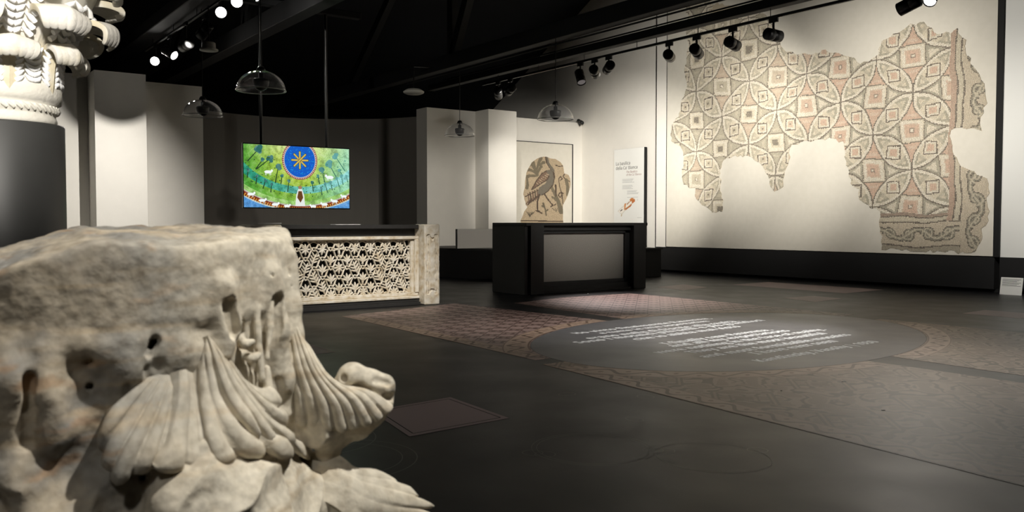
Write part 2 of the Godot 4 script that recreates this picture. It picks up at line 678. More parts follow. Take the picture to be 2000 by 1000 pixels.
	struct("beam", box(Vector3(3.85, 4.305, -12.64), Vector3(6.1, 4.40, -12.5), 0.01), M.steel)
	# the cable duct over the rail of spotlights, with a thin conduit
	struct("cable_duct", box(Vector3(9.62, 3.995, -16.5), Vector3(9.78, 4.115, 4.0), 0.006), M.steel)
	struct("conduit", tube([Vector3(9.7, 4.16, -16.0), Vector3(9.7, 4.16, 4.0)], 0.012), M.steel)
	struct("conduit", tube([Vector3(8.83, 4.0, -16.0), Vector3(8.83, 4.0, 3.0)], 0.014), M.steel)
# ---------------------------------------------------------------- lamps
func aim(z: Vector3) -> Basis:   # local -y looks along z
	var y := -z.normalized()
	var x := y.cross(Vector3(0.13, 0.2, 1)).normalized()
	return Basis(x, y, x.cross(y))

# a cylinder spotlight hung at p from a rail above, looking at the point to
func spotlight(label: String, group: String, p: Vector3, to: Vector3, power: float, angle: float, rail_y: float, color := Color(1, 0.93, 0.82), lens_glow := 3.0, soft := 0.04, fall := 1.0) -> void:
	var R := 0.080
	if rail_y == 3.86: p.y -= 0.045
	var t := thing("spotlight", label, "spotlight", p, 0.0, group)
	var dir := (to - p).normalized()
	var b := aim(dir)
	var st := begin()
	var prof := [Vector2(0.001, 0.138), Vector2(0.06, 0.136), Vector2(R - 0.004, 0.127), Vector2(R, 0.12), Vector2(R, 0.03), Vector2(R - 0.003, 0.026), Vector2(R, 0.022), Vector2(R, -0.12), Vector2(R - 0.006, -0.122), Vector2(R - 0.009, -0.10), Vector2(0.001, -0.098)]
	add_lathe(st, prof, 28, b)
	part("head", done(st), M.lamp, t)
	var up := Vector3(0, rail_y - p.y, 0)
	if up.y > 0.0:
		part("yoke", tube([Vector3(0, R * 0.84, 0), up - Vector3(0, 0.05, 0)], 0.016, 8), M.lamp, t)
		part("adapter", box(up + Vector3(-0.018, -0.06, -0.07), up + Vector3(0.018, 0.0, 0.07), 0.004), M.lamp, t)
	var ln := begin()
	add_lathe(ln, [Vector2(0.001, -0.104), Vector2(0.030, -0.106), Vector2(R - 0.011, -0.104)], 24, b)
	part("lens", done(ln), glow(color, lens_glow), t)
	var l := SpotLight3D.new()
	l.name = "light"
	t.add_child(l)
	l.position = dir * 0.135
	l.basis = Basis.looking_at(dir, Vector3(0.1, 0.2, 1).normalized())
	l.light_color = color
	l.light_energy = power
	l.spot_angle = angle
	l.spot_angle_attenuation = fall
	l.spot_range = 30.0
	l.spot_attenuation = 2.0
	l.light_size = soft
	l.shadow_enabled = true

func rail(x: float, y: float, z0: float, z1: float, hang: float, label: String) -> void:
	var t := thing("lighting_rail", label, "lighting rail", Vector3(x, y, z0))
	part("rail", box(Vector3(-0.019, -0.005, 0), Vector3(0.019, 0.035, z1 - z0), 0.004), M.lamp, t)
	var z := 0.55
	while z < z1 - z0:
		part("hanger_rod", tube([Vector3(0, 0.03, z), Vector3(0, hang, z)], 0.005, 6), M.lamp, t)
		z += 1.28

func sound_dome(p: Vector3, R: float, label: String) -> void:
	var t := thing("sound_dome", label, "sound dome", p, 0.0, "clear sound domes hanging over the hall")
	var outer := []
	var inner := []
	for i in 19:
		var a := PI * 0.5 * i / 18.0
		var r := sin(a) * R
		var y := cos(a) * R * 0.84
		outer.append(Vector2(maxf(r, 0.001), y))
		inner.append(Vector2(maxf(r - 0.004, 0.001), y - 0.004 if i < 18 else y))
	inner.reverse()
	part("dome", lathe(outer + inner, 56), M.glass, t)
	var rim := []
	for i in 13:
		var a := TAU * i / 12.0
		rim.append(Vector2(R + 0.002 + cos(a) * 0.006, sin(a) * 0.006))
	var rm := mat(Color(0.85, 0.85, 0.83), 0.3)
	part("rim", lathe(rim, 56), M.rim, t)
	var s := []
	for q in [[0.001, 0.20], [0.03, 0.20], [0.032, 0.14], [0.085, 0.135], [0.092, 0.125], [0.092, 0.10], [0.085, 0.06], [0.06, 0.02], [0.03, 0.0], [0.001, -0.005]]:
		s.append(Vector2(q[0], q[1]))
	part("speaker", lathe(s, 28), M.lamp, t)
	part("cap", lathe([Vector2(0.001, R * 0.84 + 0.05), Vector2(0.03, R * 0.84 + 0.045), Vector2(0.05, R * 0.84 + 0.012), Vector2(0.05, R * 0.84 - 0.006), Vector2(0.001, R * 0.84 - 0.008)], 24), M.lamp, t)
	part("stem", tube([Vector3(0, 0.18, 0), Vector3(0, R * 0.84, 0)], 0.012, 8), M.lamp, t)
	part("cord", tube([Vector3(0, R * 0.84, 0), Vector3(0, (4.05 if p.x > 6.0 else 4.26) - p.y, 0)], 0.007, 6), M.lamp, t)

func ceiling_things() -> void:
	M.rim = mat(Color(0.75, 0.75, 0.73), 0.25)
	rail(9.7, 3.86, -14.5, 3.5, 0.14, "black lighting rail under the cable duct, parallel to the big wall mosaic")
	rail(3.75, 4.12, -16.2, 3.5, 0.13, "black lighting rail over the reception counter, carrying the glowing spotlights at the left")
	var G := "black cylinder spotlights on the right rail"
	var warm := Color(1, 0.978, 0.942)
	var cool := Color(1, 0.98, 0.95)
	# four that wash the mosaic wall
	spotlight("black spotlight with a pale barrel, leftmost of four before the big mosaic", G, Vector3(9.7, 3.70, -9.41), Vector3(14.55, 3.5, -12.9), 27.0, 29.0, 3.86, warm, 0.12)
	spotlight("black spotlight turned steeply down, second of four before the big mosaic", G, Vector3(9.7, 3.68, -8.86), Vector3(14.55, 2.5, -11.2), 22.0, 27.0, 3.86, warm, 0.12)
	spotlight("black spotlight lying almost level, third of four before the big mosaic", G, Vector3(9.7, 3.68, -8.19), Vector3(14.55, 3.0, -9.3), 18.0, 36.0, 3.86, warm, 0.12)
	spotlight("black spotlight slanting down to the right, nearest of four before the big mosaic", G, Vector3(9.7, 3.68, -7.50), Vector3(14.55, 3.4, -7.2), 12.0, 40.0, 3.86, warm, 0.12)
	# three over the desk
	spotlight("black spotlight pointing at the floor, leftmost of three before the bare right wall", G, Vector3(9.7, 3.66, -11.49), Vector3(9.0, 0.0, -9.4), 34.0, 22.0, 3.86, Color(1, 0.95, 0.93), 0.12)
	spotlight("black level spotlight, middle one of three before the bare right wall", G, Vector3(9.7, 3.70, -11.12), Vector3(14.75, 2.0, -15.3), 42.0, 26.0, 3.86, warm, 0.12)
	spotlight("black spotlight with lit barrel, rightmost of three before the bare right wall", G, Vector3(9.7, 3.72, -10.77), Vector3(13.2, 2.0, -17.4), 34.0, 20.0, 3.86, warm, 0.12)
	# two far ones
	spotlight("faint black spotlight in the dark above the apse, left of the far pair", G, Vector3(9.7, 3.68, -13.95), Vector3(11.8, 2.3, -16.5), 6.0, 17.0, 3.86, warm, 0.12)
	spotlight("faint black spotlight in the dark above the apse, right of the far pair", G, Vector3(9.7, 3.70, -13.55), Vector3(10.4, 2.6, -17.0), 1.6, 50.0, 3.86, warm, 0.12)
	# the lit lamp at the upper right
	spotlight("glowing black spotlight alone at the top edge above the right end of the mosaic", "", Vector3(10.57, 3.93, -5.8), Vector3(6.8, 0.0, -5.2), 9.0, 32.0, 4.1, warm, 40.0)
	part("bracket", box(Vector3(-0.9, 0.15, -0.02), Vector3(0.03, 0.19, 0.02), 0.004), M.lamp, get_node("spotlight_009"))
	# left rail: lamps that look at the viewer
	var H := "glowing spotlights on the left rail"
	spotlight("round glowing spotlight, lowest and leftmost on the left rail", H, Vector3(3.75, 3.86, -15.5), Vector3(2.6, 2.9, -12.5), 0.5, 30.0, 4.12, cool, 40.0)
	spotlight("oval glowing spotlight, second from the bottom on the left rail", H, Vector3(3.75, 3.85, -14.6), Vector3(4.6, 2.9, -13.2), 0.5, 30.0, 4.12, cool, 30.0)
	spotlight("round glowing spotlight just under the top pair, on the left rail", H, Vector3(3.75, 3.98, -11.95), Vector3(2.7, 3.0, -9.2), 0.5, 30.0, 4.12, cool, 40.0)
	spotlight("glowing spotlight cut by the top edge of the photo, on the left rail", H, Vector3(3.75, 3.99, -11.3), Vector3(2.7, 3.0, -8.6), 0.5, 30.0, 4.12, cool, 40.0)
	spotlight("narrow glowing spotlight seen edge on at the top, rightmost on the left rail", H, Vector3(3.75, 3.99, -10.75), Vector3(4.7, 3.2, -9.9), 0.5, 30.0, 4.12, cool, 30.0)
	spotlight("dim spotlight with its back turned, right of the two lowest glowing ones", "", Vector3(3.699, 3.777, -13.49), Vector3(3.28, 3.50, -16.575), 0.3, 20.0, 4.12, warm, 1.0)
	# lamps in the dark or above the frame
	var K := "spotlights hidden in the dark above the picture"
	spotlight("black spotlight behind the dim one on the left rail, aimed at the left pier", K, Vector3(3.80, 3.90, -12.9), Vector3(2.5, 1.0, -16.6), 18.0, 37.0, 4.12, cool, 1.0, 0.012)
	spotlight("black spotlight on the left rail that lights the pierced marble screen", K, Vector3(3.75, 3.9, -6.6), Vector3(5.1, 0.45, -10.5), 28.0, 17.0, 4.12, warm, 1.0)
	spotlight("black spotlight on the right rail above the frame that lights the desk front", K, Vector3(9.7, 3.7, -5.6), Vector3(9.4, 2.0, -10.8), 22.0, 19.0, 3.86, warm, 1.0)
	spotlight("black spotlight on the right rail above the frame that lights the floor quotation", K, Vector3(9.7, 3.7, -4.0), Vector3(6.9, 0.0, -6.3), 44.0, 19.0, 3.86, cool, 1.0)
	spotlight("black spotlight on the right rail above the frame that lights the front floor print", K, Vector3(9.7, 3.7, -2.0), Vector3(6.3, 0.0, -3.9), 10.0, 23.0, 3.86, warm, 1.0)
	spotlight("black spotlight on the left rail that lights the floor print before the counter", K, Vector3(3.75, 3.9, -5.2), Vector3(5.6, 0.0, -8.8), 12.0, 22.0, 4.12, warm, 1.0)
	spotlight("black spotlight on the left rail that grazes the dark apse", K, Vector3(3.75, 3.95, -9.9), Vector3(9.6, 2.3, -20.0), 5.5, 26.0, 4.12, warm, 1.0)
	spotlight("black spotlight on the right rail above the frame that lights the bare right panel", K, Vector3(9.7, 3.7, -4.6), Vector3(14.55, 1.6, -5.2), 17.0, 36.0, 3.86, cool, 1.0)
	spotlight("black spotlight that lights the broken capital from the upper right", K, Vector3(1.65, 3.75, -0.5), Vector3(0.40, 0.9, -1.9), 11.5, 24.0, 4.1, warm, 1.0)
	spotlight("black spotlight that lights the tall carved capital from the left", K, Vector3(-0.15, 3.1, -1.0), Vector3(0.5, 1.95, -5.2), 29.0, 14.5, 4.1, warm, 1.0, 0.12)
	spotlight("black spotlight high on the left that softens the shadows of the broken capital", K, Vector3(-1.1, 3.6, 0.6), Vector3(0.1, 0.8, -1.8), 2.2, 26.0, 4.1, warm, 1.0, 0.15)
	# hanging domes
	sound_dome(at(1085, 233, 13.7), 0.282, "clear sound dome hanging in front of the right wall, above the dark desk")
	sound_dome(at(898, 265, 16.4), 0.282, "smallest clear sound dome, hanging before the pier right of the apse")
	sound_dome(at(510, 177, 10.2), 0.282, "largest clear sound dome, hanging above the television")
	sound_dome(at(396, 226, 12.8), 0.282, "clear sound dome hanging at the left edge of the apse")
	# white devices under the roof
	var p := at(408, 97, 12.0)
	var t := thing("ceiling_speaker", "small white drum with a wide flange hanging near the left spotlights", "ceiling speaker", p)
	part("drum", lathe([Vector2(0.001, 0.1), Vector2(0.075, 0.1), Vector2(0.088, 0.09), Vector2(0.094, 0.02), Vector2(0.125, 0.004), Vector2(0.125, -0.012), Vector2(0.115, -0.018), Vector2(0.001, -0.018)], 32), M.white, t)
	part("cord", tube([Vector3(0, 0.1, 0), Vector3(0, 0.6, 0)], 0.008, 6), M.lamp, t)
	p = at(808, 179, 16.5)
	t = thing("emergency_lamp", "flat pale lamp under the dark roof, left of the right lighting rail", "lamp", p)
	part("body", lathe([Vector2(0.001, 0.05), Vector2(0.12, 0.05), Vector2(0.16, 0.03), Vector2(0.2, 0.0), Vector2(0.19, -0.03), Vector2(0.14, -0.05), Vector2(0.001, -0.055)], 12), M.white, t)
	part("pipe", tube([Vector3(0, 0.05, 0), Vector3(0, 0.47, 0), Vector3(8.6 - p.x, 0.5, 0)], 0.012, 6), M.lamp, t)
# ---------------------------------------------------------------- mosaics set with real tesserae
func tessera() -> ArrayMesh:   # a unit cube of stone with a smaller top, looking along +z
	var st := begin()
	st.set_smooth_group(-1)
	var b := []
	var t := []
	for k in [[-1, -1], [1, -1], [1, 1], [-1, 1]]:
		b.append(Vector3(k[0] * 0.5, k[1] * 0.5, 0))
		t.append(Vector3(k[0] * 0.44, k[1] * 0.44, 1))
	quad(st, t[0], t[1], t[2], t[3], Vector3(0, 0, 1))
	for i in 4:
		var j := (i + 1) % 4
		quad(st, b[i], b[j], t[j], t[i], b[i] + b[j])
	return done(st)

func stones(called: String, parent: Node3D, xs: Array, cs: PackedColorArray, m: Material) -> void:
	var mm := MultiMesh.new()
	mm.transform_format = MultiMesh.TRANSFORM_3D
	mm.use_colors = true
	mm.mesh = tessera()
	mm.instance_count = xs.size()
	for i in xs.size():
		mm.set_instance_transform(i, xs[i])
		mm.set_instance_color(i, cs[i])
	var o := MultiMeshInstance3D.new()
	o.name = called
	o.multimesh = mm
	o.material_override = m
	o.set_meta("kind", "stuff")
	parent.add_child(o, true)

func lin(c: Color) -> Color:
	return c.srgb_to_linear()

func pairs(flat: Array) -> PackedVector2Array:
	var p := PackedVector2Array()
	for i in range(0, flat.size(), 2):
		p.append(Vector2(flat[i], flat[i + 1]))
	return p

var CREAM := Color(0.86, 0.82, 0.73)
var WHITE := Color(0.91, 0.88, 0.81)
var GREEN := Color(0.665, 0.645, 0.57)
var PINK := Color(0.83, 0.70, 0.61)
var DARK := Color(0.41, 0.375, 0.335)
var OLIVE := Color(0.77, 0.735, 0.645)

func rosette(a: float, b: float) -> Color:   # overlapping circles of radius one round the odd points of a grid
	var ia := int(floor(a))
	var ib := int(floor(b))
	var near := []
	for i in range(ia - 1, ia + 3):
		for j in range(ib - 1, ib + 3):
			if (i + j) & 1 == 0: continue
			var d := Vector2(a - i, b - j)
			var l := d.length()
			if l < 1.06: near.append([l, i, j, d])
	near.sort_custom(func(p, q): return p[0] < q[0])
	if near.is_empty(): return DARK
	var faded := clampf((a - 2.2) / 2.5, 0.0, 1.0)      # the left half was laid in duller stones
	var h := sin(float(near[0][1]) * 12.9 + float(near[0][2]) * 78.2) * 43758.5
	h -= floor(h)
	var warm := PINK.lerp(OLIVE, clampf(faded * 1.1 - h * 0.35, 0.0, 1.0))
	var cool := GREEN.lerp(OLIVE, faded * 0.4)
	for n in near:
		if absf(1.0 - n[0]) < 0.0165: return DARK.lerp(GREEN, 0.15 + 0.25 * faded)
	if near.size() > 1 and near[1][0] < 1.0:
		var m := Vector2(near[0][1] + near[1][1], near[0][2] + near[1][2]) * 0.5
		var w := Vector2(a, b) - m
		var sq := maxf(absf(w.x), absf(w.y))
		if absf(sq - 0.160) < 0.0165: return DARK
		if sq < 0.160:
			if sq < 0.032: return DARK.lerp(warm, 1.0 - faded)
			return warm if sq < 0.085 else (CREAM if sq < 0.11 else WHITE)
		var ax := Vector2(near[1][1] - near[0][1], near[1][2] - near[0][2]).orthogonal().normalized()
		var along := absf(w.dot(ax))
		var inset := minf(1.0 - near[0][0], 1.0 - near[1][0])
		if along > 0.27 and inset > 0.085 and inset < 0.145: return cool
		if along > 0.27 and inset >= 0.145 and along < 0.36: return cool.lerp(CREAM, 0.5)
		return WHITE if inset < 0.085 else CREAM
	var d: Vector2 = near[0][3]
	var q := maxf(absf(d.x), absf(d.y))
	if absf(q - 0.305) < 0.014: return DARK.lerp(GREEN, 0.2)
	if q < 0.305:
		if q > 0.26: return CREAM
		if q > 0.185: return WHITE
		if faded > 0.5 and h > 0.3:
			return DARK.lerp(GREEN, 0.3) if q < 0.1 else (OLIVE if q < 0.13 else CREAM)
		if q > 0.155: return warm.lerp(CREAM, 0.4)
		if q > 0.06: return warm
		return WHITE if q < 0.035 else DARK.lerp(warm, 0.4)
	var tip: float = 1.0 - near[0][0]
	var up := absf(d.y) > absf(d.x)
	var second: float = near[1][0] if near.size() > 1 else 2.0
	var inner := minf(q - 0.305, minf((second - 1.0) * 0.9, tip * 1.5))
	if faded > 0.55:
		var plain := OLIVE.lerp(GREEN, 0.35 + 0.3 * h)
		if up and h < 0.35: plain = OLIVE.lerp(PINK, 0.5)
		return plain.lerp(CREAM, 0.45) if inner > 0.09 and inner < 0.17 else plain
	if up:
		return warm.lerp(WHITE, 0.35) if inner > 0.085 and inner < 0.16 else warm
	return WHITE.lerp(CREAM, 0.5) if inner > 0.075 else cool

func scroll(s: float, t: float) -> Color:   # a running vine: s along, t across, both in metres
	var L := 0.36
	var ph := fposmod(s, 2.0 * L) / L
	var wave := cos(s / L * PI) * 0.085
	var best := absf(t - wave) / (1.0 + absf(sin(s / L * PI)) * 0.45)
	var c := Vector2((floor(s / L) + 0.5) * L, 0.0)
	var turn := -1.0 if int(floor(s / L)) & 1 else 1.0
	var d := Vector2(s, t) - c
	var ang := atan2(d.y * turn, d.x)
	var r := d.length()
	var spiral := absf(r - (0.045 + 0.065 * (ang + PI) / TAU))
	best = minf(best, spiral * 1.15)
	if best < 0.014: return OLIVE.lerp(CREAM, 0.2)
	if best < 0.036: return GREEN.darkened(0.20)
	if best < 0.050: return DARK.darkened(0.08)
	if r < 0.030: return PINK
	if ph < 0.0: return DARK
	return CREAM.lerp(OLIVE, 0.6).lerp(PINK, 0.15)

func ragged(p: PackedVector2Array, by: float, sd: int) -> PackedVector2Array:   # a broken edge: every stretch split and pushed about
	var r := RandomNumberGenerator.new()
	r.seed = sd
	var out := PackedVector2Array()
	for i in p.size():
		var a := p[i]
		var b := p[(i + 1) % p.size()]
		var n := maxi(1, int(a.distance_to(b) / 0.07))
		var side := (b - a).orthogonal().normalized()
		for k in n:
			var w := a.lerp(b, float(k) / n)
			out.append(w + side * r.randf_range(-by, by) * (0.4 if k == 0 else 1.0))
	return out

func wall_mosaic() -> void:
	var P := pairs([-13.58, 4.60, -13.51, 4.12, -13.60, 3.96, -13.71, 3.73, -13.76, 3.50, -13.97, 3.34, -13.98, 2.98, -13.66, 2.78, -13.61, 2.54, -13.63, 2.18, -13.58, 1.97, -13.25, 1.90, -13.21, 1.64, -12.98, 1.49, -12.75, 1.36, -12.48, 1.37, -12.50, 1.68, -12.54, 1.97, -12.58, 2.25, -12.47, 2.47, -12.22, 2.52, -12.01, 2.54, -11.73, 2.48, -11.46, 2.30, -11.36, 2.14, -11.26, 1.92, -11.15, 1.76, -10.94, 1.85, -10.91, 2.06, -10.82, 2.27, -10.75, 2.66, -10.46, 2.71, -10.07, 2.73, -9.62, 2.65, -9.53, 2.20, -9.44, 1.85, -9.27, 1.75, -9.27, 1.55, -9.03, 1.40, -8.84, 1.33, -8.81, 0.65, -8.55, 0.67, -8.06, 0.64, -7.36, 0.64, -7.14, 0.66, -7.04, 0.90, -7.06, 1.03, -6.96, 1.16, -6.96, 1.76, -7.08, 1.89, -7.27, 1.99, -7.41, 2.06, -7.54, 2.27, -7.59, 2.67, -7.42, 2.70, -7.09, 2.62, -7.10, 2.84, -7.02, 3.05, -7.11, 3.45, -7.24, 3.68, -7.38, 3.96, -7.37, 4.13, -7.45, 4.19, -7.52, 4.36, -7.63, 4.29, -7.85, 4.31, -7.95, 4.42, -8.09, 4.56, -8.33, 4.57, -8.47, 4.48, -8.65, 4.47, -8.87, 4.37, -8.92, 4.16, -9.12, 4.03, -9.28, 4.03, -9.48, 4.18, -9.67, 4.26, -10.01, 4.38, -10.24, 4.37, -10.57, 4.39, -10.91, 4.50, -11.04, 4.65, -11.07, 4.89, -11.24, 5.08, -11.40, 5.30, -11.60, 5.40, -11.98, 5.52, -12.26, 5.68, -12.88, 5.86, -12.88, 6.15, -13.65, 6.31, -13.62, 5.96, -13.49, 5.72, -13.54, 5.41, -13.49, 5.00])
	P = ragged(P, 0.035, 6)
	var t := thing("wall_mosaic", "huge worn mosaic of interlaced circles, petals and squares on the pale right wall board", "mosaic", Vector3(14.52, 0.58, -10.5))
	var o := -t.position
	part("backing_board", box(Vector3(14.505, 0.585, -14.13) + o, Vector3(14.548, 6.9, -6.873) + o, 0.003), M.board, t)
	var mortar := mat(Color(0.74, 0.69, 0.60), 0.95)
	part("mortar_bed", slab(P, Vector3(14.505, 0, 0) + o, Vector3(0, 0, 1), Vector3(0, 1, 0), Vector3(-1, 0, 0), 0.008), mortar, t)
	var r := RandomNumberGenerator.new()
	r.seed = 11
	var field := []
	var fc := PackedColorArray()
	var edge := []
	var ec := PackedColorArray()
	var g := 0.0185
	var wob := noise(0.9, FastNoiseLite.TYPE_SIMPLEX_SMOOTH, 2, 4)
	var z := -13.99
	while z < -6.94:
		var y := 0.62
		while y < 6.32:
			var w := Vector2(z + r.randf_range(-0.003, 0.003), y + r.randf_range(-0.003, 0.003))
			y += g
			if not Geometry2D.is_point_in_polygon(w, P): continue
			if w.y > 5.6 and w.x > -12.8: continue
			var v := w + Vector2(wob.get_noise_2d(w.x, w.y), wob.get_noise_2d(w.x + 40.0, w.y)) * 0.055
			var c: Color
			var border := v.x > -7.62 or v.y < 1.30
			if not border: c = rosette((-8.27 - v.x) / 0.708, (v.y - 3.375) / 0.655)
			elif v.x > -7.62 and v.y > 1.16:
				if v.x < -7.53: c = PINK.darkened(0.12)
				elif v.x < -7.505 or absf(v.x + 7.41) < 0.014: c = DARK
				elif v.x < -7.39: c = CREAM.lerp(OLIVE, 0.5)
				else: c = scroll(v.y + 0.1, v.x + 7.165)
			elif v.x > -7.40:
				c = scroll(v.y + 0.1, v.x + 7.165)
			else:
				if v.y > 1.255: c = DARK.lerp(PINK, 0.5)
				elif v.y > 1.235 or absf(v.y - 1.155) < 0.013 or absf(v.y - 0.725) < 0.012: c = DARK
				elif v.y > 1.155: c = CREAM.lerp(OLIVE, 0.5)
				elif v.y > 0.725: c = scroll(v.x + 8.85, v.y - 0.94)
				else: c = OLIVE.lerp(DARK, 0.25)
			c = c.lightened(0.08).darkened(r.randf_range(0.0, 0.10))
			var s := g * r.randf_range(0.82, 0.95)
			var b := Basis(Vector3(0, 0, 1), Vector3(0, 1, 0), Vector3(-1, 0, 0)) * Basis(Vector3(0, 0, 1), r.randf_range(-0.12, 0.12))
			b = b.scaled_local(Vector3(s, s, 0.006 + r.randf() * 0.003))
			var tr := Transform3D(b, Vector3(14.499, w.y, w.x) + o)
			if border:
				edge.append(tr)
				ec.append(lin(c))
			else:
				field.append(tr)
				fc.append(lin(c))
		z += g
	var m := mat(Color.WHITE, 0.75)
	m.vertex_color_use_as_albedo = true
	stones("rosette_tesserae", t, field, fc, m)
	stones("vine_border_tesserae", t, edge, ec, m)

# ---------------------------------------------------------------- the bird
func brush(im: Image, pts: Array, r0: float, r1: float, c: Color) -> void:   # a stroke with round ends
	var n := pts.size() / 2
	for i in n - 1:
		var a := Vector2(pts[i * 2], pts[i * 2 + 1])
		var b := Vector2(pts[i * 2 + 2], pts[i * 2 + 3])
		var ra := lerpf(r0, r1, float(i) / (n - 1))
		var rb := lerpf(r0, r1, float(i + 1) / (n - 1))
		var m := maxf(ra, rb) + 1.0
		for y in range(maxi(0, int(minf(a.y, b.y) - m)), mini(im.get_height(), int(maxf(a.y, b.y) + m) + 1)):
			for x in range(maxi(0, int(minf(a.x, b.x) - m)), mini(im.get_width(), int(maxf(a.x, b.x) + m) + 1)):
				var p := Vector2(x + 0.5, y + 0.5)
				var h := clampf((p - a).dot(b - a) / maxf((b - a).length_squared(), 0.001), 0.0, 1.0)
				if p.distance_to(a.lerp(b, h)) <= lerpf(ra, rb, h): im.set_pixel(x, y, c)

func fill(im: Image, pts: Array, c: Color) -> void:
	var p := pairs(pts)
	var lo := p[0]
	var hi := p[0]
	for w in p:
		lo = lo.min(w)
		hi = hi.max(w)
	for y in range(maxi(0, int(lo.y)), mini(im.get_height(), int(hi.y) + 1)):
		for x in range(maxi(0, int(lo.x)), mini(im.get_width(), int(hi.x) + 1)):
			if Geometry2D.is_point_in_polygon(Vector2(x + 0.5, y + 0.5), p): im.set_pixel(x, y, c)

func half(pts: Array, k := 0.25) -> Array:
	return pts.map(func(v): return v * k)

func bird_mosaic() -> void:
	var t := thing("bird_mosaic", "mosaic fragment with a long-necked grey bird, on a cream board beside the right pier", "mosaic", Vector3(13.5, 0.9, -17.38))
	var o := -t.position
	part("backing_board", box(Vector3(12.3, 0.75, -17.4) + o, Vector3(14.39, 3.135, -17.36) + o, 0.002), M.board, t)
	var fr := begin()
	add_box(fr, Vector3(12.3, 3.135, -17.4) + o, Vector3(14.41, 3.15, -17.345) + o)
	add_box(fr, Vector3(14.39, 0.75, -17.4) + o, Vector3(14.41, 3.135, -17.345) + o)
	part("frame", done(fr), M.line, t)
	# the design, drawn small, then read off stone by stone
	var im := Image.create(200, 250, false, Image.FORMAT_RGB8)
	im.fill(Color(0.81, 0.73, 0.61))
	var green := Color(0.50, 0.47, 0.39)
	var grey := Color(0.49, 0.47, 0.42)
	var dark := Color(0.31, 0.26, 0.22)
	var red := Color(0.52, 0.42, 0.36)
	for q in [[240, 450, 210, 350, 200, 330], [240, 450, 190, 340, 175, 350], [240, 450, 270, 380, 280, 365], [230, 430, 255, 330, 280, 285], [260, 350, 295, 330, 305, 325], [250, 450, 190, 405, 150, 400], [240, 455, 170, 460, 145, 470], [145, 490, 150, 540, 145, 575]]:
		brush(im, half(q), 2.2, 4.2, green)
	brush(im, half([480, 800, 450, 700, 380, 560]), 6.5, 3.0, green)
	brush(im, half([425, 650, 425, 580, 420, 540]), 1.5, 2.5, dark)
	brush(im, half([430, 690, 405, 670, 390, 660]), 3, 2, green)
	fill(im, half([320, 400, 370, 390, 405, 420, 410, 480, 395, 540, 350, 600, 300, 640, 260, 650, 245, 620, 260, 570, 330, 520]), grey)
	brush(im, half([328, 275, 335, 320, 365, 365, 400, 410, 410, 470]), 2.6, 2.0, dark)
	brush(im, half([340, 280, 350, 330, 380, 370, 398, 400]), 2.2, 3.2, grey)
	brush(im, half([410, 470, 395, 540, 350, 600, 290, 640]), 1.2, 1.0, dark)
	fill(im, half([190, 590, 230, 510, 290, 430, 330, 410, 358, 450, 340, 490, 260, 540]), red)
	for i in 7:
		brush(im, half([235 + i * 16, 525 - i * 15, 262 + i * 16, 545 - i * 17]), 0.8, 0.8, Color(0.85, 0.76, 0.63))
	brush(im, half([190, 590, 230, 510, 290, 430, 330, 405]), 1.1, 1.1, dark)
	brush(im, half([195, 590, 260, 545, 340, 490, 358, 455]), 1.1, 1.1, dark)
	for i in 5:
		brush(im, half([240 - i * 22, 590 + i * 10, 245 - i * 20, 650 + i * 12, 225 - i * 22, 690 + i * 10]), 1.6, 1.6, dark if i % 2 else red)
	brush(im, half([250, 595, 130, 660]), 1.2, 1.2, dark)
	brush(im, half([250, 650, 150, 740]), 1.2, 1.2, dark)
	brush(im, half([262, 640, 245, 700, 245, 790, 290, 820, 220, 790]), 2.4, 1.0, dark)
	brush(im, half([310, 630, 345, 680, 395, 740, 375, 755, 425, 728]), 1.8, 1.0, dark)
	brush(im, half([495, 730, 485, 620, 460, 540, 455, 470, 475, 455, 490, 475, 470, 495]), 1.0, 1.0, dark)
	brush(im, half([500, 620, 465, 615, 450, 640, 470, 660, 485, 640]), 1.2, 1.2, dark)
	brush(im, half([510, 430, 495, 450, 520, 480, 565, 500]), 1.3, 1.0, dark)
	brush(im, half([530, 490, 545, 560, 540, 630]), 4.5, 3.5, green)
	brush(im, half([425, 345, 455, 355, 490, 350]), 1.4, 1.4, dark)
	for x in [140, 160, 175, 195, 215]: brush(im, half([172, 850, x, 800 - absf(x - 175) * 0.3 + 15]), 1.2, 0.8, green.darkened(0.3))
	for q in [[330, 840, 320, 780, 300, 720], [325, 800, 345, 785], [310, 760, 290, 745]]: brush(im, half(q), 1.4, 2.0, green.darkened(0.15))
	for x in [390, 420, 440]: brush(im, half([430, 800, x, 770]), 0.9, 0.9, green)
	brush(im, half([85, 892, 500, 896]), 1.1, 1.1, dark)
	var P := pairs([85, 1100, 85, 890, 110, 830, 150, 760, 135, 740, 120, 660, 110, 640, 125, 580, 130, 500, 140, 430, 165, 380, 190, 330, 240, 290, 300, 270, 345, 272, 420, 285, 470, 310, 495, 345, 505, 385, 510, 420, 550, 435, 570, 470, 575, 530, 560, 590, 545, 640, 520, 690, 497, 730, 500, 800, 500, 900, 490, 1100])
	var ppx := 307.0   # drawing units to a metre
	var Q := PackedVector2Array()
	for w in P: Q.append(Vector2(12.74 + (w.x - 85) / ppx, 2.79 - (w.y - 268) / 388.0))
	Q = ragged(Q, 0.014, 3)
	part("mortar_bed", slab(Q, Vector3(0, 0, -17.362) + o, Vector3(1, 0, 0), Vector3(0, 1, 0), Vector3(0, 0, 1), 0.008), mat(Color(0.62, 0.54, 0.44), 0.95), t)
	var r := RandomNumberGenerator.new()
	r.seed = 5
	var xs := []
	var cs := PackedColorArray()
	var g := 0.0125
	var y := 0.80
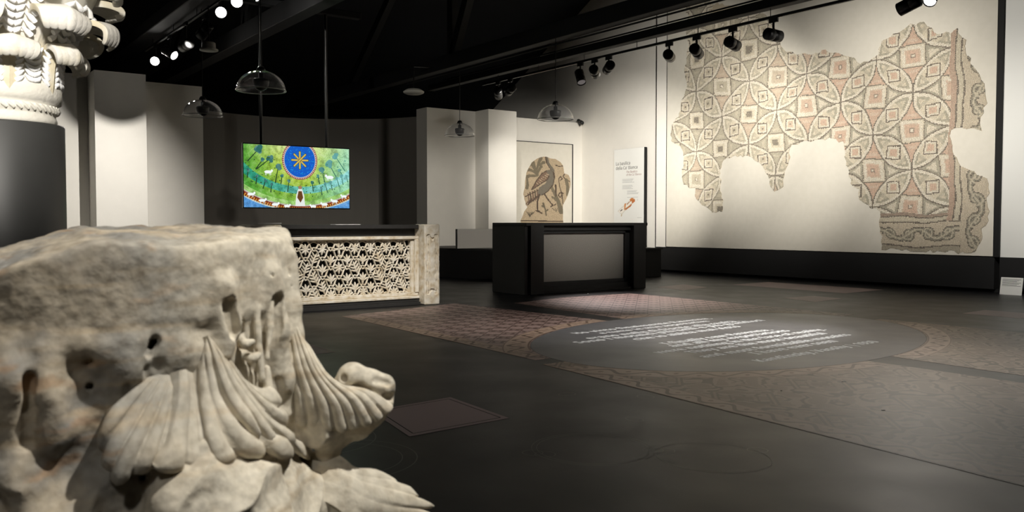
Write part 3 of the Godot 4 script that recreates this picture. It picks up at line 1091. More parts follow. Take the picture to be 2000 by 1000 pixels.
	while y < 2.80:
		var x := 12.74
		while x < 14.36:
			var w := Vector2(x, y)
			x += g
			if not Geometry2D.is_point_in_polygon(w, Q): continue
			var dx := int(((w.x - 12.74) * ppx + 85) * 0.25)
			var dy := int(((2.79 - w.y) * 388.0 + 268) * 0.25)
			var c := im.get_pixel(clampi(dx, 0, 199), clampi(dy, 0, 249)).darkened(r.randf_range(0.0, 0.18))
			cs.append(lin(c))
			xs.append(Transform3D(Basis(Vector3(0, 0, 1), r.randf_range(-0.2, 0.2)).scaled_local(Vector3(g * 0.9, g * 0.9, 0.004)), Vector3(w.x, w.y, -17.355) + o))
		y += g
	var m := mat(Color.WHITE, 0.75)
	m.vertex_color_use_as_albedo = true
	stones("tesserae", t, xs, cs, m)
# ---------------------------------------------------------------- reception counter with its pierced marble screen
class Post extends Carving:
	var lo: Vector3
	var hi: Vector3
	var n := FastNoiseLite.new()
	func base(p: Vector3) -> float:
		var c := (lo + hi) * 0.5
		var w := (p - c).abs() - (hi - lo) * 0.5 + Vector3.ONE * 0.018
		return w.max(Vector3.ZERO).length() + minf(maxf(w.x, maxf(w.y, w.z)), 0.0) - 0.018
	func after(p: Vector3, f: float) -> float:
		return f + n.get_noise_3dv(p * 9.0) * 0.004

func groove(c: Carving, pts: Array, z: float, r := 0.0125) -> void:
	for i in range(0, pts.size() - 2, 2):
		c.cut(Vector3(pts[i], pts[i + 1], z), Vector3(pts[i + 2], pts[i + 3], z), r, r, 0.003)

func ornament(kind: int, m: float) -> ArrayMesh:
	var st := begin()
	var petal := func(a: Vector2, b: Vector2, c: Vector2, r: float) -> void:
		var pts := []
		var rs := []
		for i in 7:
			var h := i / 6.0
			var q := a.lerp(b, h).lerp(b.lerp(c, h), h)
			pts.append(Vector3(q.x * m, q.y, 0))
			rs.append(r * (0.70 + 0.85 * sin(PI * (0.12 + 0.8 * h))) if i < 6 else r * 0.3)
		add_tube(st, pts, rs, 7, 1.8)
	match kind:
		0:   # palmette: five leaves from one stalk
			for a in [-75, -38, 0, 38, 75]:
				var d := Vector2(sin(deg_to_rad(a)), cos(deg_to_rad(a)))
				petal.call(Vector2(0, -0.055), Vector2(0, -0.035) + d * 0.03, Vector2(0, -0.03) + d * 0.085, 0.0088)
			petal.call(Vector2(0, -0.085), Vector2(0, -0.07), Vector2(0, -0.04), 0.009)
		1:   # flower of eight petals
			for i in 8:
				var d := Vector2.from_angle(TAU * i / 8.0)
				petal.call(Vector2.ZERO, d * 0.04, d * (0.078 if i % 2 == 0 else 0.066), 0.0085)
		2:   # small cross with splayed ends
			for i in 4:
				var d := Vector2.from_angle(TAU * i / 4.0 + PI / 2)
				var l := 0.085 if i == 2 else 0.06
				petal.call(d * 0.005, d * l * 0.5, d * l, 0.010)
				petal.call(d * l, d * l + d.orthogonal() * 0.01, d * l + d.orthogonal() * 0.024, 0.009)
				petal.call(d * l, d * l - d.orthogonal() * 0.01, d * l - d.orthogonal() * 0.024, 0.009)
		3:   # sprig with paired leaves
			petal.call(Vector2(0.01, -0.1), Vector2(-0.01, 0), Vector2(0.012, 0.085), 0.0085)
			for y in [-0.05, -0.01, 0.035]:
				petal.call(Vector2(0, y), Vector2(0.03, y + 0.01), Vector2(0.065, y + 0.045), 0.0082)
				petal.call(Vector2(0, y), Vector2(-0.03, y + 0.01), Vector2(-0.065, y + 0.045), 0.0082)
	return done(st)

func screen_counter() -> void:
	var C: Material = M.counter
	var t := thing("reception_counter", "long dark reception counter behind the pierced marble screen, under the television", "counter", Vector3(4.9, 0, -10.8))
	var o := -t.position
	part("top", box(Vector3(3.965, 1.045, -11.5) + o, Vector3(5.945, 1.10, -10.46) + o, 0.006), C, t)
	part("body", box(Vector3(3.965, 0.02, -11.4) + o, Vector3(5.945, 1.045, -10.66) + o, 0.004), C, t)
	part("front_rail", box(Vector3(3.965, 0.945, -10.67) + o, Vector3(5.945, 1.045, -10.58) + o, 0.004), C, t)
	part("plinth", box(Vector3(3.965, 0.0, -10.67) + o, Vector3(5.945, 0.045, -10.42) + o, 0.003), C, t)
	part("plinth_step", box(Vector3(3.965, 0.045, -10.67) + o, Vector3(5.945, 0.085, -10.46) + o, 0.003), C, t)
	# the pierced slab
	var s := thing("pierced_marble_screen", "pierced white marble screen of knotted bands and leaves on the reception counter front", "marble screen", Vector3(4.85, 0.086, -10.53))
	o = -s.position
	var fr := begin()
	add_box(fr, Vector3(3.965, 0.90, -10.60) + o, Vector3(5.945, 0.944, -10.46) + o, 0.008)
	add_box(fr, Vector3(3.965, 0.885, -10.58) + o, Vector3(5.93, 0.90, -10.50) + o, 0.004)
	part("top_moulding", done(fr), M.marble, s)
	fr = begin()
	add_box(fr, Vector3(3.965, 0.086, -10.60) + o, Vector3(5.945, 0.125, -10.44) + o, 0.008)
	add_box(fr, Vector3(3.965, 0.125, -10.60) + o, Vector3(5.945, 0.172, -10.48) + o, 0.008)
	part("bottom_moulding", done(fr), M.marble, s)
	fr = begin()
	add_box(fr, Vector3(5.885, 0.17, -10.60) + o, Vector3(5.945, 0.90, -10.46) + o, 0.008)
	add_box(fr, Vector3(5.84, 0.17, -10.60) + o, Vector3(5.885, 0.90, -10.50) + o, 0.006)
	part("right_moulding", done(fr), M.marble, s)
	part("left_moulding", box(Vector3(3.965, 0.17, -10.60) + o, Vector3(4.01, 0.90, -10.46) + o, 0.008), M.marble, s)
	part("dark_backing", box(Vector3(3.97, 0.12, -10.648) + o, Vector3(5.94, 0.93, -10.61) + o), M.black, s)
	var W := 0.229
	var H := 0.247
	var x0 := 3.99
	var y0 := 0.165
	var zc := -10.545
	var st := begin()
	var r := RandomNumberGenerator.new()
	r.seed = 3
	# knots and the bands that run between them
	for j in range(0, 7):
		for i in range(-1, 18):
			if (i + j) & 1 == 0: continue
			var k := Vector2(x0 + i * W * 0.5, y0 + j * H * 0.5)
			if k.x < 3.98 or k.x > 5.87: continue
			if j < 6:
				var ring := []
				for a in 12:
					var q := TAU * a / 11.0
					ring.append(Vector3(k.x + cos(q) * 0.021, k.y + sin(q) * 0.023, zc + 0.012 * sin(q * 2.0)) + o)
				add_tube(st, ring, [0.0095], 7, 1.6)
			for sx in [-1.0, 1.0]:
				var e := k + Vector2(sx * W * 0.5, H * 0.5)
				if e.x < 3.98 or e.x > 5.90: continue
				if j == 6 or (j == 5 and i in [1, 3]): continue
				var pts := []
				for n in 9:
					var h := 0.09 + 0.82 * n / 8.0
					var q := k.lerp(e, h)
					var bow: Vector2 = (e - k).orthogonal().normalized() * sin(PI * h * 2.0) * 0.010 * sx
					q += bow
					if q.y > 0.89: break
					pts.append(Vector3(q.x, q.y, zc + 0.016 * cos(PI * h) * sx) + o)
				if pts.size() > 2: add_tube(st, pts, [0.0115], 7, 1.7)
	# the top row bows over its cells
	for i in range(0, 8):
		if i == 0: continue
		var cx := x0 + i * W + (W * 0.5 if false else 0.0)
		var pts := []
		for n in 9:
			var h := n / 8.0
			pts.append(Vector3(cx - W * 0.42 + W * 0.84 * h, 0.815 + sin(PI * h) * 0.065, zc + 0.01 * cos(PI * h * 2)) + o)
		add_tube(st, pts, [0.0105], 7, 1.6)
	part("knotted_bands", done(st), M.marble, s)
	var kinds := []
	for k in 4: kinds.append([ornament(k, 1.0), ornament(k, 0.88)])
	var names := ["palmette", "flower", "cross", "sprig"]
	for j in 6:
		for i in range(0, 17):
			if (i + j) & 1 == 1: continue
			var c := Vector2(x0 + i * W * 0.5, y0 + j * H * 0.5)
			if c.x > 5.83 or c.x < 4.06: continue
			if j == 0: c.y += 0.045
			var kind: int = 1 if j == 5 else [0, 0, 3, 1][r.randi() % 4]
			if j == 5 and i == 7: kind = 2
			var p := part(names[kind], kinds[kind][r.randi() % 2], M.marble, s, Vector3(c.x, c.y, zc) + o)
			p.rotation.z = r.randf_range(-0.12, 0.12) + (0.35 * [-1, 1][r.randi() % 2] if kind == 3 else 0.0)
			p.scale = Vector3.ONE * r.randf_range(0.98, 1.08)
	for i in range(1, 17, 2):   # broken leaves left along the upper edge
		if i in [1, 3]: continue
		var p := part("broken_leaf", kinds[3][1], M.marble, s, Vector3(x0 + i * W * 0.5, 0.872, zc) + o)
		p.rotation.z = PI * 0.5 + r.randf_range(-0.3, 0.3)
		p.scale = Vector3(0.45, 0.75, 0.9)
	# marble posts at both ends
	var post := Post.new()
	post.lo = Vector3(5.96, 0.0, -10.62)
	post.hi = Vector3(6.20, 1.105, -10.33)
	post.n = noise(1.0, FastNoiseLite.TYPE_SIMPLEX_SMOOTH, 3, 8)
	var z := -10.340
	var xl := 6.005
	var xr := 6.155
	for e in [0.0, 0.028]:
		var a: float = xl + e
		var b: float = xr - e
		groove(post, [a, 0.155 + e, a, 0.955 - e], z)
		groove(post, [b, 0.155 + e, b, 0.955 - e], z)
		var m: float = (a + b) * 0.5
		var rr: float = 0.044 - e * 0.5
		for sgn in [1.0, -1.0]:
			var yy: float = 0.955 - e if sgn > 0 else 0.155 + e
			var arc := [a, yy]
			for n in 9:
				var q := PI + PI * n / 8.0
				arc.append_array([m + cos(q) * rr, yy + sin(q) * rr * sgn])
			arc.append_array([b, yy])
			groove(post, arc, z)
	for y in [0.62, 0.66, 0.58]:
		post.cut(Vector3(6.215, y, -10.33), Vector3(6.215, y - 0.02, -10.36), 0.02, 0.015, 0.01)
	var t2 := thing("marble_post", "carved marble post with an incised panel, at the right end of the pierced screen", "marble post", Vector3(6.08, 0, -10.47), 0.0)
	part("post", post.skin(post.lo - Vector3.ONE * 0.04, post.hi + Vector3.ONE * 0.04, 0.005, t2.position), M.marble, t2)
	var p2 := Post.new()
	p2.lo = Vector3(3.50, 0.0, -10.62)
	p2.hi = Vector3(3.955, 1.10, -10.34)
	p2.n = post.n
	p2.cut(Vector3(3.57, 1.13, -10.335), Vector3(3.57, 0.9, -10.335), 0.012, 0.012, 0.01)
	t2 = thing("marble_post", "marble post at the left end of the screen, mostly hidden by the broken capital", "marble post", Vector3(3.965, 0, -10.47), 0.0)
	part("post", p2.skin(p2.lo - Vector3.ONE * 0.04, p2.hi + Vector3.ONE * 0.04, 0.011, t2.position), M.marble, t2)
	# leaflets on the counter
	for q in [[4.90, 1.101, -10.55, 0.36, "white sheet lying on the middle of the dark counter top"], [3.80, 1.117, -10.42, 0.30, "white sheet lying on the left marble post of the counter"]]:
		var l := thing("leaflet", q[4], "leaflet", Vector3(q[0], q[1] - 0.001, q[2]), 0.0)
		part("sheet", box(Vector3(-q[3] * 0.5, 0, -0.09), Vector3(q[3] * 0.5, 0.006, 0.07), 0.001), M.paper, l)

# ---------------------------------------------------------------- the second desk
func desk() -> void:
	var t := thing("display_desk", "black framed desk with a grey frosted front panel, below the bird mosaic", "desk", Vector3(9.3, 0, -10.95))
	var o := -t.position
	var K: Material = M.black
	part("leg", box(Vector3(8.14, 0, -11.02) + o, Vector3(8.40, 1.127, -10.82) + o, 0.005), K, t)
	part("leg", box(Vector3(10.335, 0, -11.02) + o, Vector3(10.595, 1.127, -10.82) + o, 0.005), K, t)
	part("top", box(Vector3(8.05, 1.08, -11.75) + o, Vector3(10.66, 1.128, -10.822) + o, 0.005), K, t)
	part("apron", box(Vector3(8.38, 1.0, -11.0) + o, Vector3(10.35, 1.082, -10.90) + o, 0.004), K, t)
	part("upper_bar", box(Vector3(8.38, 0.955, -11.0) + o, Vector3(10.35, 1.0, -10.93) + o, 0.004), K, t)
	var pane := triplanar(mat(Color(0.60, 0.585, 0.56), 0.42), 1.0)
	pane.albedo_texture = noise_tex(256, 0.2, [Color(0.88, 0.88, 0.88), Color(1, 1, 1)], 41, 2)
	var fp := part("front_panel", box(Vector3(8.38, 0.18, -11.02) + o, Vector3(10.26, 0.956, -10.975) + o), pane, t)
	fp.set_meta("label", "grey frosted panel")
	part("side_post", box(Vector3(10.235, 0.10, -11.02) + o, Vector3(10.34, 1.0, -10.93) + o, 0.004), K, t)
	part("sill", box(Vector3(8.38, 0.115, -11.02) + o, Vector3(10.26, 0.182, -10.945) + o, 0.004), K, t)
	part("lower_sill", box(Vector3(8.38, 0.035, -11.02) + o, Vector3(10.335, 0.118, -10.90) + o, 0.004), K, t)
	part("foot_rail", box(Vector3(8.38, 0.0, -11.02) + o, Vector3(10.335, 0.04, -10.86) + o, 0.004), K, t)
	part("side_panel", box(Vector3(8.05, 0, -11.75) + o, Vector3(8.11, 1.08, -10.86) + o, 0.004), K, t)
	part("side_panel", box(Vector3(10.6, 0, -11.75) + o, Vector3(10.66, 1.08, -10.86) + o, 0.004), K, t)
	part("back_panel", box(Vector3(8.1, 0.0, -11.3) + o, Vector3(10.62, 1.08, -11.05) + o), K, t)

func back_furniture() -> void:
	var t := thing("low_platform", "low black platform along the back wall between the counter and the desk", "platform", Vector3(10.5, 0, -15.2))
	var o := -t.position
	var P := pairs([7.9, -16.95, 8.75, -16.95, 9.30, -15.6, 9.97, -13.75, 13.2, -13.0, 13.2, -16.45, 11.1, -16.45, 11.1, -17.0])
	part("body", slab(P, Vector3(0, 0.0, 0) + o, Vector3(1, 0, 0), Vector3(0, 0, 1), Vector3(0, 1, 0), 0.57), M.black, t)
	var P2 := pairs([7.85, -16.97, 8.8, -16.97, 9.34, -15.58, 10.0, -13.7, 13.2, -12.95, 13.2, -16.47, 11.12, -16.47, 11.12, -17.02])
	part("top", slab(P2, Vector3(0, 0.57, 0) + o, Vector3(1, 0, 0), Vector3(0, 0, 1), Vector3(0, 1, 0), 0.035), M.counter, t)
	for q in [[9.42, 10.52, "low white board standing on the black platform, left of the joint"], [10.53, 12.2, "low white board standing on the black platform, right of the joint beside the desk"]]:
		var w := thing("low_divider", q[2], "panel", Vector3((q[0] + q[1]) * 0.5, 0.605, -15.0))
		part("board", box(Vector3(q[0], 0.605, -15.08) - w.position, Vector3(q[1], 1.003, -15.0) - w.position, 0.004), M.grey, w)
	t = thing("low_cabinet", "low black cabinet just behind the left end of the desk", "cabinet", Vector3(9.4, 0, -12.6))
	o = -t.position
	part("body", box(Vector3(8.84, 0.05, -12.9) + o, Vector3(10.1, 0.615, -12.3) + o, 0.006), M.black, t)
	part("top", box(Vector3(8.82, 0.615, -12.92) + o, Vector3(10.12, 0.64, -12.28) + o, 0.006), M.counter, t)
	part("foot", box(Vector3(8.9, 0.0, -12.85) + o, Vector3(10.05, 0.05, -12.36) + o), M.black, t)
# ---------------------------------------------------------------- the hanging screen
func blot(im: Image, x: float, y: float, rx: float, ry: float, c: Color) -> void:
	for py in range(maxi(0, int(y - ry)), mini(im.get_height(), int(y + ry) + 1)):
		for px in range(maxi(0, int(x - rx)), mini(im.get_width(), int(x + rx) + 1)):
			if Vector2((px + 0.5 - x) / rx, (py + 0.5 - y) / ry).length() <= 1.0: im.set_pixel(px, py, c)

func meadow() -> Image:   # a plain green meadow with trees, sheep and a blue disc
	var w := 640
	var h := 360
	var im := Image.create(w, h, false, Image.FORMAT_RGB8)
	var n := noise(0.02, FastNoiseLite.TYPE_SIMPLEX_SMOOTH, 3, 12)
	var fine := noise(0.12, FastNoiseLite.TYPE_SIMPLEX_SMOOTH, 2, 13)
	for y in h:
		for x in w:
			var d := Vector2(x - 330, (y - 80)).length()
			var k := clampf((d - 100) / 260.0, 0.0, 1.0)
			var c := Color(0.72, 0.82, 0.30).lerp(Color(0.30, 0.62, 0.22), k)
			c = c.lerp(Color(0.66, 0.90, 0.78), clampf((x - 380) / 260.0, 0.0, 0.9))
			if y < 110: c = c.lerp(Color(0.86, 0.92, 0.62), clampf((110 - y) / 110.0, 0, 1) * clampf(1.2 - absf(x - 330.0) / 300.0, 0.0, 1.0))
			var far := Vector2((x - 330) * 0.80, y + 95).length()
			if far > 330 and far < 372: c = Color(0.20, 0.62, 0.50).lerp(Color(0.60, 0.88, 0.86), clampf(x / 640.0 * 1.3 - 0.2, 0, 1))
			if far > 415: c = Color(0.62, 0.82, 0.45)
			if far > 438: c = Color(0.75, 0.75, 0.68)
			if far > 446: c = Color(0.50, 0.16, 0.12) if int(atan2(y + 95.0, x - 330.0) * 70) % 2 == 0 or far < 452 else Color(0.82, 0.60, 0.22)
			if far > 468: c = Color(0.80, 0.85, 0.80)
			if far > 474: c = Color(0.35, 0.60, 0.85)
			c = c.lightened(maxf(0.0, n.get_noise_2d(x, y)) * 0.3).darkened(maxf(0.0, -n.get_noise_2d(x, y)) * 0.35).darkened(maxf(0.0, fine.get_noise_2d(x, y)) * 0.3)
			im.set_pixel(x, y, c)
	var r := RandomNumberGenerator.new()
	r.seed = 9
	# trees: trunk and crown
	for t in [[25, 95, 85, 28, 24], [75, 140, 150, 80, 20], [182, 215, 200, 125, 18], [70, 140, 110, 85, 11], [485, 215, 465, 130, 18], [555, 170, 510, 95, 22], [610, 130, 550, 45, 20], [215, 220, 222, 175, 10], [155, 270, 160, 225, 8], [255, 265, 262, 205, 10], [110, 250, 125, 205, 9], [20, 190, 25, 150, 9], [410, 260, 405, 210, 10], [450, 215, 440, 170, 9], [500, 265, 485, 215, 8], [530, 250, 520, 205, 9], [575, 230, 560, 180, 8], [600, 215, 590, 165, 10], [465, 280, 460, 240, 8], [70, 225, 75, 180, 8], [590, 150, 575, 130, 9], [630, 200, 622, 165, 8]]:
		var light := clampf((t[0] - 380) / 300.0, 0.0, 0.7)
		brush(im, [t[0], t[1], t[2], t[3]], 3.2, 2.0, Color(0.16, 0.26, 0.16).lerp(Color(0.35, 0.62, 0.55), light))
		for k in 14:
			blot(im, t[2] + r.randf_range(-0.6, 0.6) * t[4], t[3] + r.randf_range(-0.7, 0.7) * t[4], t[4] * 0.5, t[4] * 0.5, Color(0.16, 0.38, 0.36).lightened(r.randf() * 0.25).lerp(Color(0.45, 0.72, 0.70), light))
	for k in 150:
		var p := Vector2(r.randf_range(10, 630), r.randf_range(70, 340))
		if Vector2((p.x - 330) * 0.8, p.y + 95).length() > 400 or p.distance_to(Vector2(330, 80)) < 150: continue
		blot(im, p.x, p.y, r.randf_range(2, 6), r.randf_range(2, 4), Color(0.20, 0.36, 0.18).lerp(Color(0.35, 0.65, 0.62), clampf((p.x - 380) / 300.0, 0.0, 0.8)))
	# sheep
	for s in [[140, 155, 22], [515, 175, 24], [40, 285, 20], [105, 320, 20], [180, 342, 20], [250, 350, 18], [410, 350, 18], [480, 338, 20], [545, 318, 20], [605, 288, 18]]:
		var c := Color(0.93, 0.96, 0.96)
		blot(im, s[0], s[1], s[2], s[2] * 0.42, c)
		blot(im, s[0] + (s[2] if s[0] < 330 else -s[2]), s[1] - s[2] * 0.35, s[2] * 0.3, s[2] * 0.35, c)
		for q in [-0.7, -0.4, 0.4, 0.7]: brush(im, [s[0] + q * s[2], s[1], s[0] + q * s[2], s[1] + s[2] * 0.85], 1.6, 1.2, c)
	# the disc with a plain gold star
	blot(im, 330, 80, 107, 115, Color(0.55, 0.25, 0.25))
	for k in 60: blot(im, 330 + cos(TAU * k / 60) * 101, 80 + sin(TAU * k / 60) * 108, 3.5, 3.5, Color(0.85, 0.80, 0.75))
	blot(im, 330, 80, 96, 103, Color(0.82, 0.85, 0.86))
	blot(im, 330, 80, 93, 100, Color(0.10, 0.36, 0.75))
	for k in 260:
		var a := r.randf() * TAU
		var d := sqrt(r.randf()) * 88
		blot(im, 330 + cos(a) * d, 80 + sin(a) * d * 1.05, 2.5, 2.5, Color(0.12, 0.30 + r.randf() * 0.35, 0.70 + r.randf() * 0.25))
	for k in 4:
		var d := Vector2.from_angle(TAU * k / 8.0)
		brush(im, [330 - d.x * 48, 80 - d.y * 48, 330 + d.x * 48, 80 + d.y * 48], 7.0, 7.0, Color(0.22, 0.25, 0.20))
		brush(im, [330 - d.x * 48, 80 - d.y * 48, 330 + d.x * 48, 80 + d.y * 48], 4.5, 4.5, Color(0.80, 0.70, 0.36))
	# a tall pale urn where the meadow narrows
	fill(im, [300, 350, 306, 285, 318, 250, 342, 250, 354, 285, 360, 350], Color(0.88, 0.90, 0.88))
	fill(im, [312, 300, 320, 262, 340, 262, 348, 300, 332, 330], Color(0.40, 0.26, 0.14))
	blot(im, 330, 240, 12, 10, Color(0.62, 0.48, 0.36))
	return im

func screen_quad(lo: Vector2, hi: Vector2) -> ArrayMesh:   # a plate in the x, y plane with picture coordinates
	var st := begin()
	var c := [Vector2(0, 1), Vector2(0, 0), Vector2(1, 0), Vector2(1, 1)]
	var p := []
	for k in c: p.append(Vector3(lerpf(lo.x, hi.x, k.x), lerpf(hi.y, lo.y, k.y), 0))
	for i in [0, 1, 2, 0, 2, 3]:
		st.set_uv(c[i])
		st.add_vertex(p[i])
	return done(st)

func television() -> void:
	var t := thing("television", "wide flat screen showing a green meadow and blue disc, hung before the dark apse", "television", Vector3(5.04, 1.81, -12.5))
	var bez := mat(Color(0.03, 0.03, 0.03), 0.35)
	part("case", box(Vector3(-0.84, -0.472, -0.05), Vector3(0.84, 0.472, -0.004), 0.006), bez, t)
	var fr := begin()
	for q in [[-0.84, -0.472, 0.84, -0.458], [-0.84, 0.458, 0.84, 0.472], [-0.84, -0.458, -0.828, 0.458], [0.828, -0.458, 0.84, 0.458]]:
		add_box(fr, Vector3(q[0], q[1], -0.006), Vector3(q[2], q[3], 0.004), 0.002)
	part("bezel", done(fr), bez, t)
	var m := mat(Color(0.01, 0.01, 0.01), 0.25)
	m.emission_enabled = true
	m.emission = Color.BLACK
	m.emission_texture = ImageTexture.create_from_image(meadow())
	m.emission_energy_multiplier = 1.05
	part("screen", screen_quad(Vector2(-0.828, -0.458), Vector2(0.828, 0.458)), m, t)
	for x in [-0.54, 0.485]:
		part("hanging_pole", tube([Vector3(x, 0.3, -0.07), Vector3(x, 2.50, -0.07)], 0.024, 12), M.lamp, t)
	part("mount", box(Vector3(-0.6, 0.1, -0.09), Vector3(0.56, 0.3, -0.05), 0.004), M.lamp, t)
	var l := AreaLight3D.new()
	l.name = "screen_light"
	t.add_child(l)
	l.position = Vector3(0, 0, 0.03)
	l.basis = Basis(Vector3.UP, PI)
	l.area_size = Vector2(1.6, 0.9)
	l.light_color = Color(0.7, 0.95, 0.7)
	l.light_energy = 0.05
	l.shadow_enabled = true

# ---------------------------------------------------------------- lettering
func letters(called: String, text: String, parent: Node3D, start: Vector3, x: Vector3, up: Vector3, long: float, m: Material, thick := 0.002, bold := false) -> MeshInstance3D:
	var f := SystemFont.new()
	f.font_names = PackedStringArray(["Droid Sans"])
	if bold: f.font_weight = 700
	var tm := TextMesh.new()
	tm.text = text
	tm.font = f
	tm.font_size = 48
	tm.pixel_size = 0.01
	tm.depth = 0.02
	tm.curve_step = 1.0
	tm.horizontal_alignment = HORIZONTAL_ALIGNMENT_LEFT
	tm.vertical_alignment = VERTICAL_ALIGNMENT_BOTTOM
	var bb := tm.get_aabb()
	var k := long / bb.size.x
	var o := part(called, tm, m, parent)
	x = x.normalized()
	up = (up - x * up.dot(x)).normalized()
	o.basis = Basis(x * k, up * k, x.cross(up) * (thick / 0.02))
	o.position = start - x * bb.position.x * k - up * bb.position.y * k
	return o

func text_panel() -> void:
	var t := thing("text_panel", "tall white text panel about the basilica, standing off the right wall with a dark edge", "text panel", Vector3(14.66, 0.3, -15.47))
	var o := -t.position
	part("body", box(Vector3(14.612, 0.3, -16.0) + o, Vector3(14.70, 2.925, -14.955) + o, 0.003), M.line, t)
	part("spacer", box(Vector3(14.70, 0.6, -15.9) + o, Vector3(14.748, 2.6, -15.1) + o), M.line, t)
	part("face", box(Vector3(14.60, 0.303, -15.997) + o, Vector3(14.613, 2.922, -14.965) + o, 0.001), M.paper, t)
	var ink := mat(Color(0.16, 0.16, 0.17), 0.8)
	var red := mat(Color(0.55, 0.36, 0.34), 0.8)
	var pale := mat(Color(0.66, 0.66, 0.66), 0.8)
	var X := Vector3(0, 0, 1)
	var U := Vector3(0, 1, 0)
	letters("title", "La basilica", t, Vector3(14.600, 2.535, -15.93) + o, X, U, 0.50, ink, 0.001)
	letters("title", "della Ca' Bianca", t, Vector3(14.600, 2.425, -15.93) + o, X, U, 0.75, ink, 0.001)
	letters("subtitle", "The Basilica", t, Vector3(14.600, 2.335, -15.56) + o, X, U, 0.37, red, 0.001)
	letters("subtitle", "of the Ca' Bianca", t, Vector3(14.600, 2.265, -15.56) + o, X, U, 0.51, red, 0.001)
	var r := RandomNumberGenerator.new()
	r.seed = 2
	var st := begin()
	for b in [[-15.70, 2.18, 0.42, 4], [-15.70, 2.03, 0.42, 4], [-15.53, 1.90, 0.42, 4], [-15.53, 1.74, 0.42, 4], [-15.92, 1.62, 0.28, 5]]:
		for k in b[3]:
			var y: float = b[1] - k * 0.026
			add_box(st, Vector3(14.5994, y, b[0]) + o, Vector3(14.6005, y + 0.008, b[0] + b[2] * r.randf_range(0.75, 1.0)) + o)
	add_box(st, Vector3(14.5994, 1.248, -15.55) + o, Vector3(14.6005, 1.255, -15.03) + o)
	part("small_print", done(st), pale, t).set_meta("kind", "stuff")
	# the cut-away drawing of the church, printed flat
	var im := Image.create(144, 96, false, Image.FORMAT_RGB8)
	im.fill(Color(0.92, 0.92, 0.90))
	var A := func(x: float, y: float) -> Array: return [10 + x * 1.0 + 0.0, 80 - x * 0.52 + y]
	var put := func(pts: Array, c: Color) -> void:
		var flat := []
		for q in pts: flat.append_array(A.call(q[0], q[1]))
		fill(im, flat, c)
	put.call([[0, -22], [105, -28], [122, -8], [30, 10]], Color(0.86, 0.84, 0.80))
	put.call([[6, -16], [100, -26], [112, -10], [30, 4]], Color(0.93, 0.91, 0.87))
	put.call([[52, -6], [88, -2], [92, 6], [56, 2]], Color(0.45, 0.42, 0.38))
	put.call([[84, -30], [104, -30], [110, -18], [88, -16]], Color(0.78, 0.50, 0.28))
	put.call([[96, -18], [116, -16], [120, -2], [100, -2]], Color(0.74, 0.44, 0.24))
	put.call([[48, -30], [60, -26], [52, 2], [46, -4]], Color(0.80, 0.54, 0.32))
	put.call([[54, -4], [98, -4], [96, 4], [58, 4]], Color(0.72, 0.45, 0.26))
	put.call([[20, -14], [34, -14], [34, -9], [20, -9]], Color(0.35, 0.33, 0.31))
	put.call([[24, 6], [32, 6], [32, 16], [24, 16]], Color(0.78, 0.72, 0.62))
	put.call([[64, -20], [84, -22], [84, -18], [66, -15]], Color(0.60, 0.42, 0.30))
	var dm := mat(Color.WHITE, 0.8)
	dm.albedo_texture = ImageTexture.create_from_image(im)
	var dr := part("printed_drawing", screen_quad(Vector2(0, 0), Vector2(0.74, 0.52)), dm, t, Vector3(14.5992, 1.21, -15.92) + o)
	dr.basis = Basis(X, U, X.cross(U))

# ---------------------------------------------------------------- prints on the floor
func plate(called: String, label: String, poly: PackedVector2Array, m: Material, y := 0.0005, thick := 0.0012, category := "floor print", group := "") -> Node3D:
	var c := Vector2.ZERO
	for w in poly: c += w / poly.size()
	var t := thing(called, label, category, Vector3(c.x, 0, c.y), 0.0, group)
	part("field", slab(poly, Vector3(-c.x, y, -c.y), Vector3(1, 0, 0), Vector3(0, 0, 1), Vector3(0, 1, 0), thick), m, t)
	return t

func oval(c: Vector2, r: Vector2, turn: float, n := 96, k := 1.0) -> PackedVector2Array:
	var p := PackedVector2Array()
	for i in n: p.append(c + Vector2(cos(TAU * i / n) * r.x * k, sin(TAU * i / n) * r.y * k).rotated(turn))
	return p

func ring_line(st: SurfaceTool, c: Vector2, r: Vector2, w: float, turn := 0.0, from := 0.0, to := TAU) -> void:
	var n := 72
	for i in n:
		var q := []
		for e in [[i, -0.5], [i + 1, -0.5], [i + 1, 0.5], [i, 0.5]]:
			var a: float = lerpf(from, to, float(e[0]) / n)
			var p := c + (Vector2(cos(a) * (r.x + w * e[1]), sin(a) * (r.y + w * e[1]))).rotated(turn)
			q.append(Vector3(p.x, 0.0010, p.y))
		quad(st, q[0], q[1], q[2], q[3], Vector3.UP)

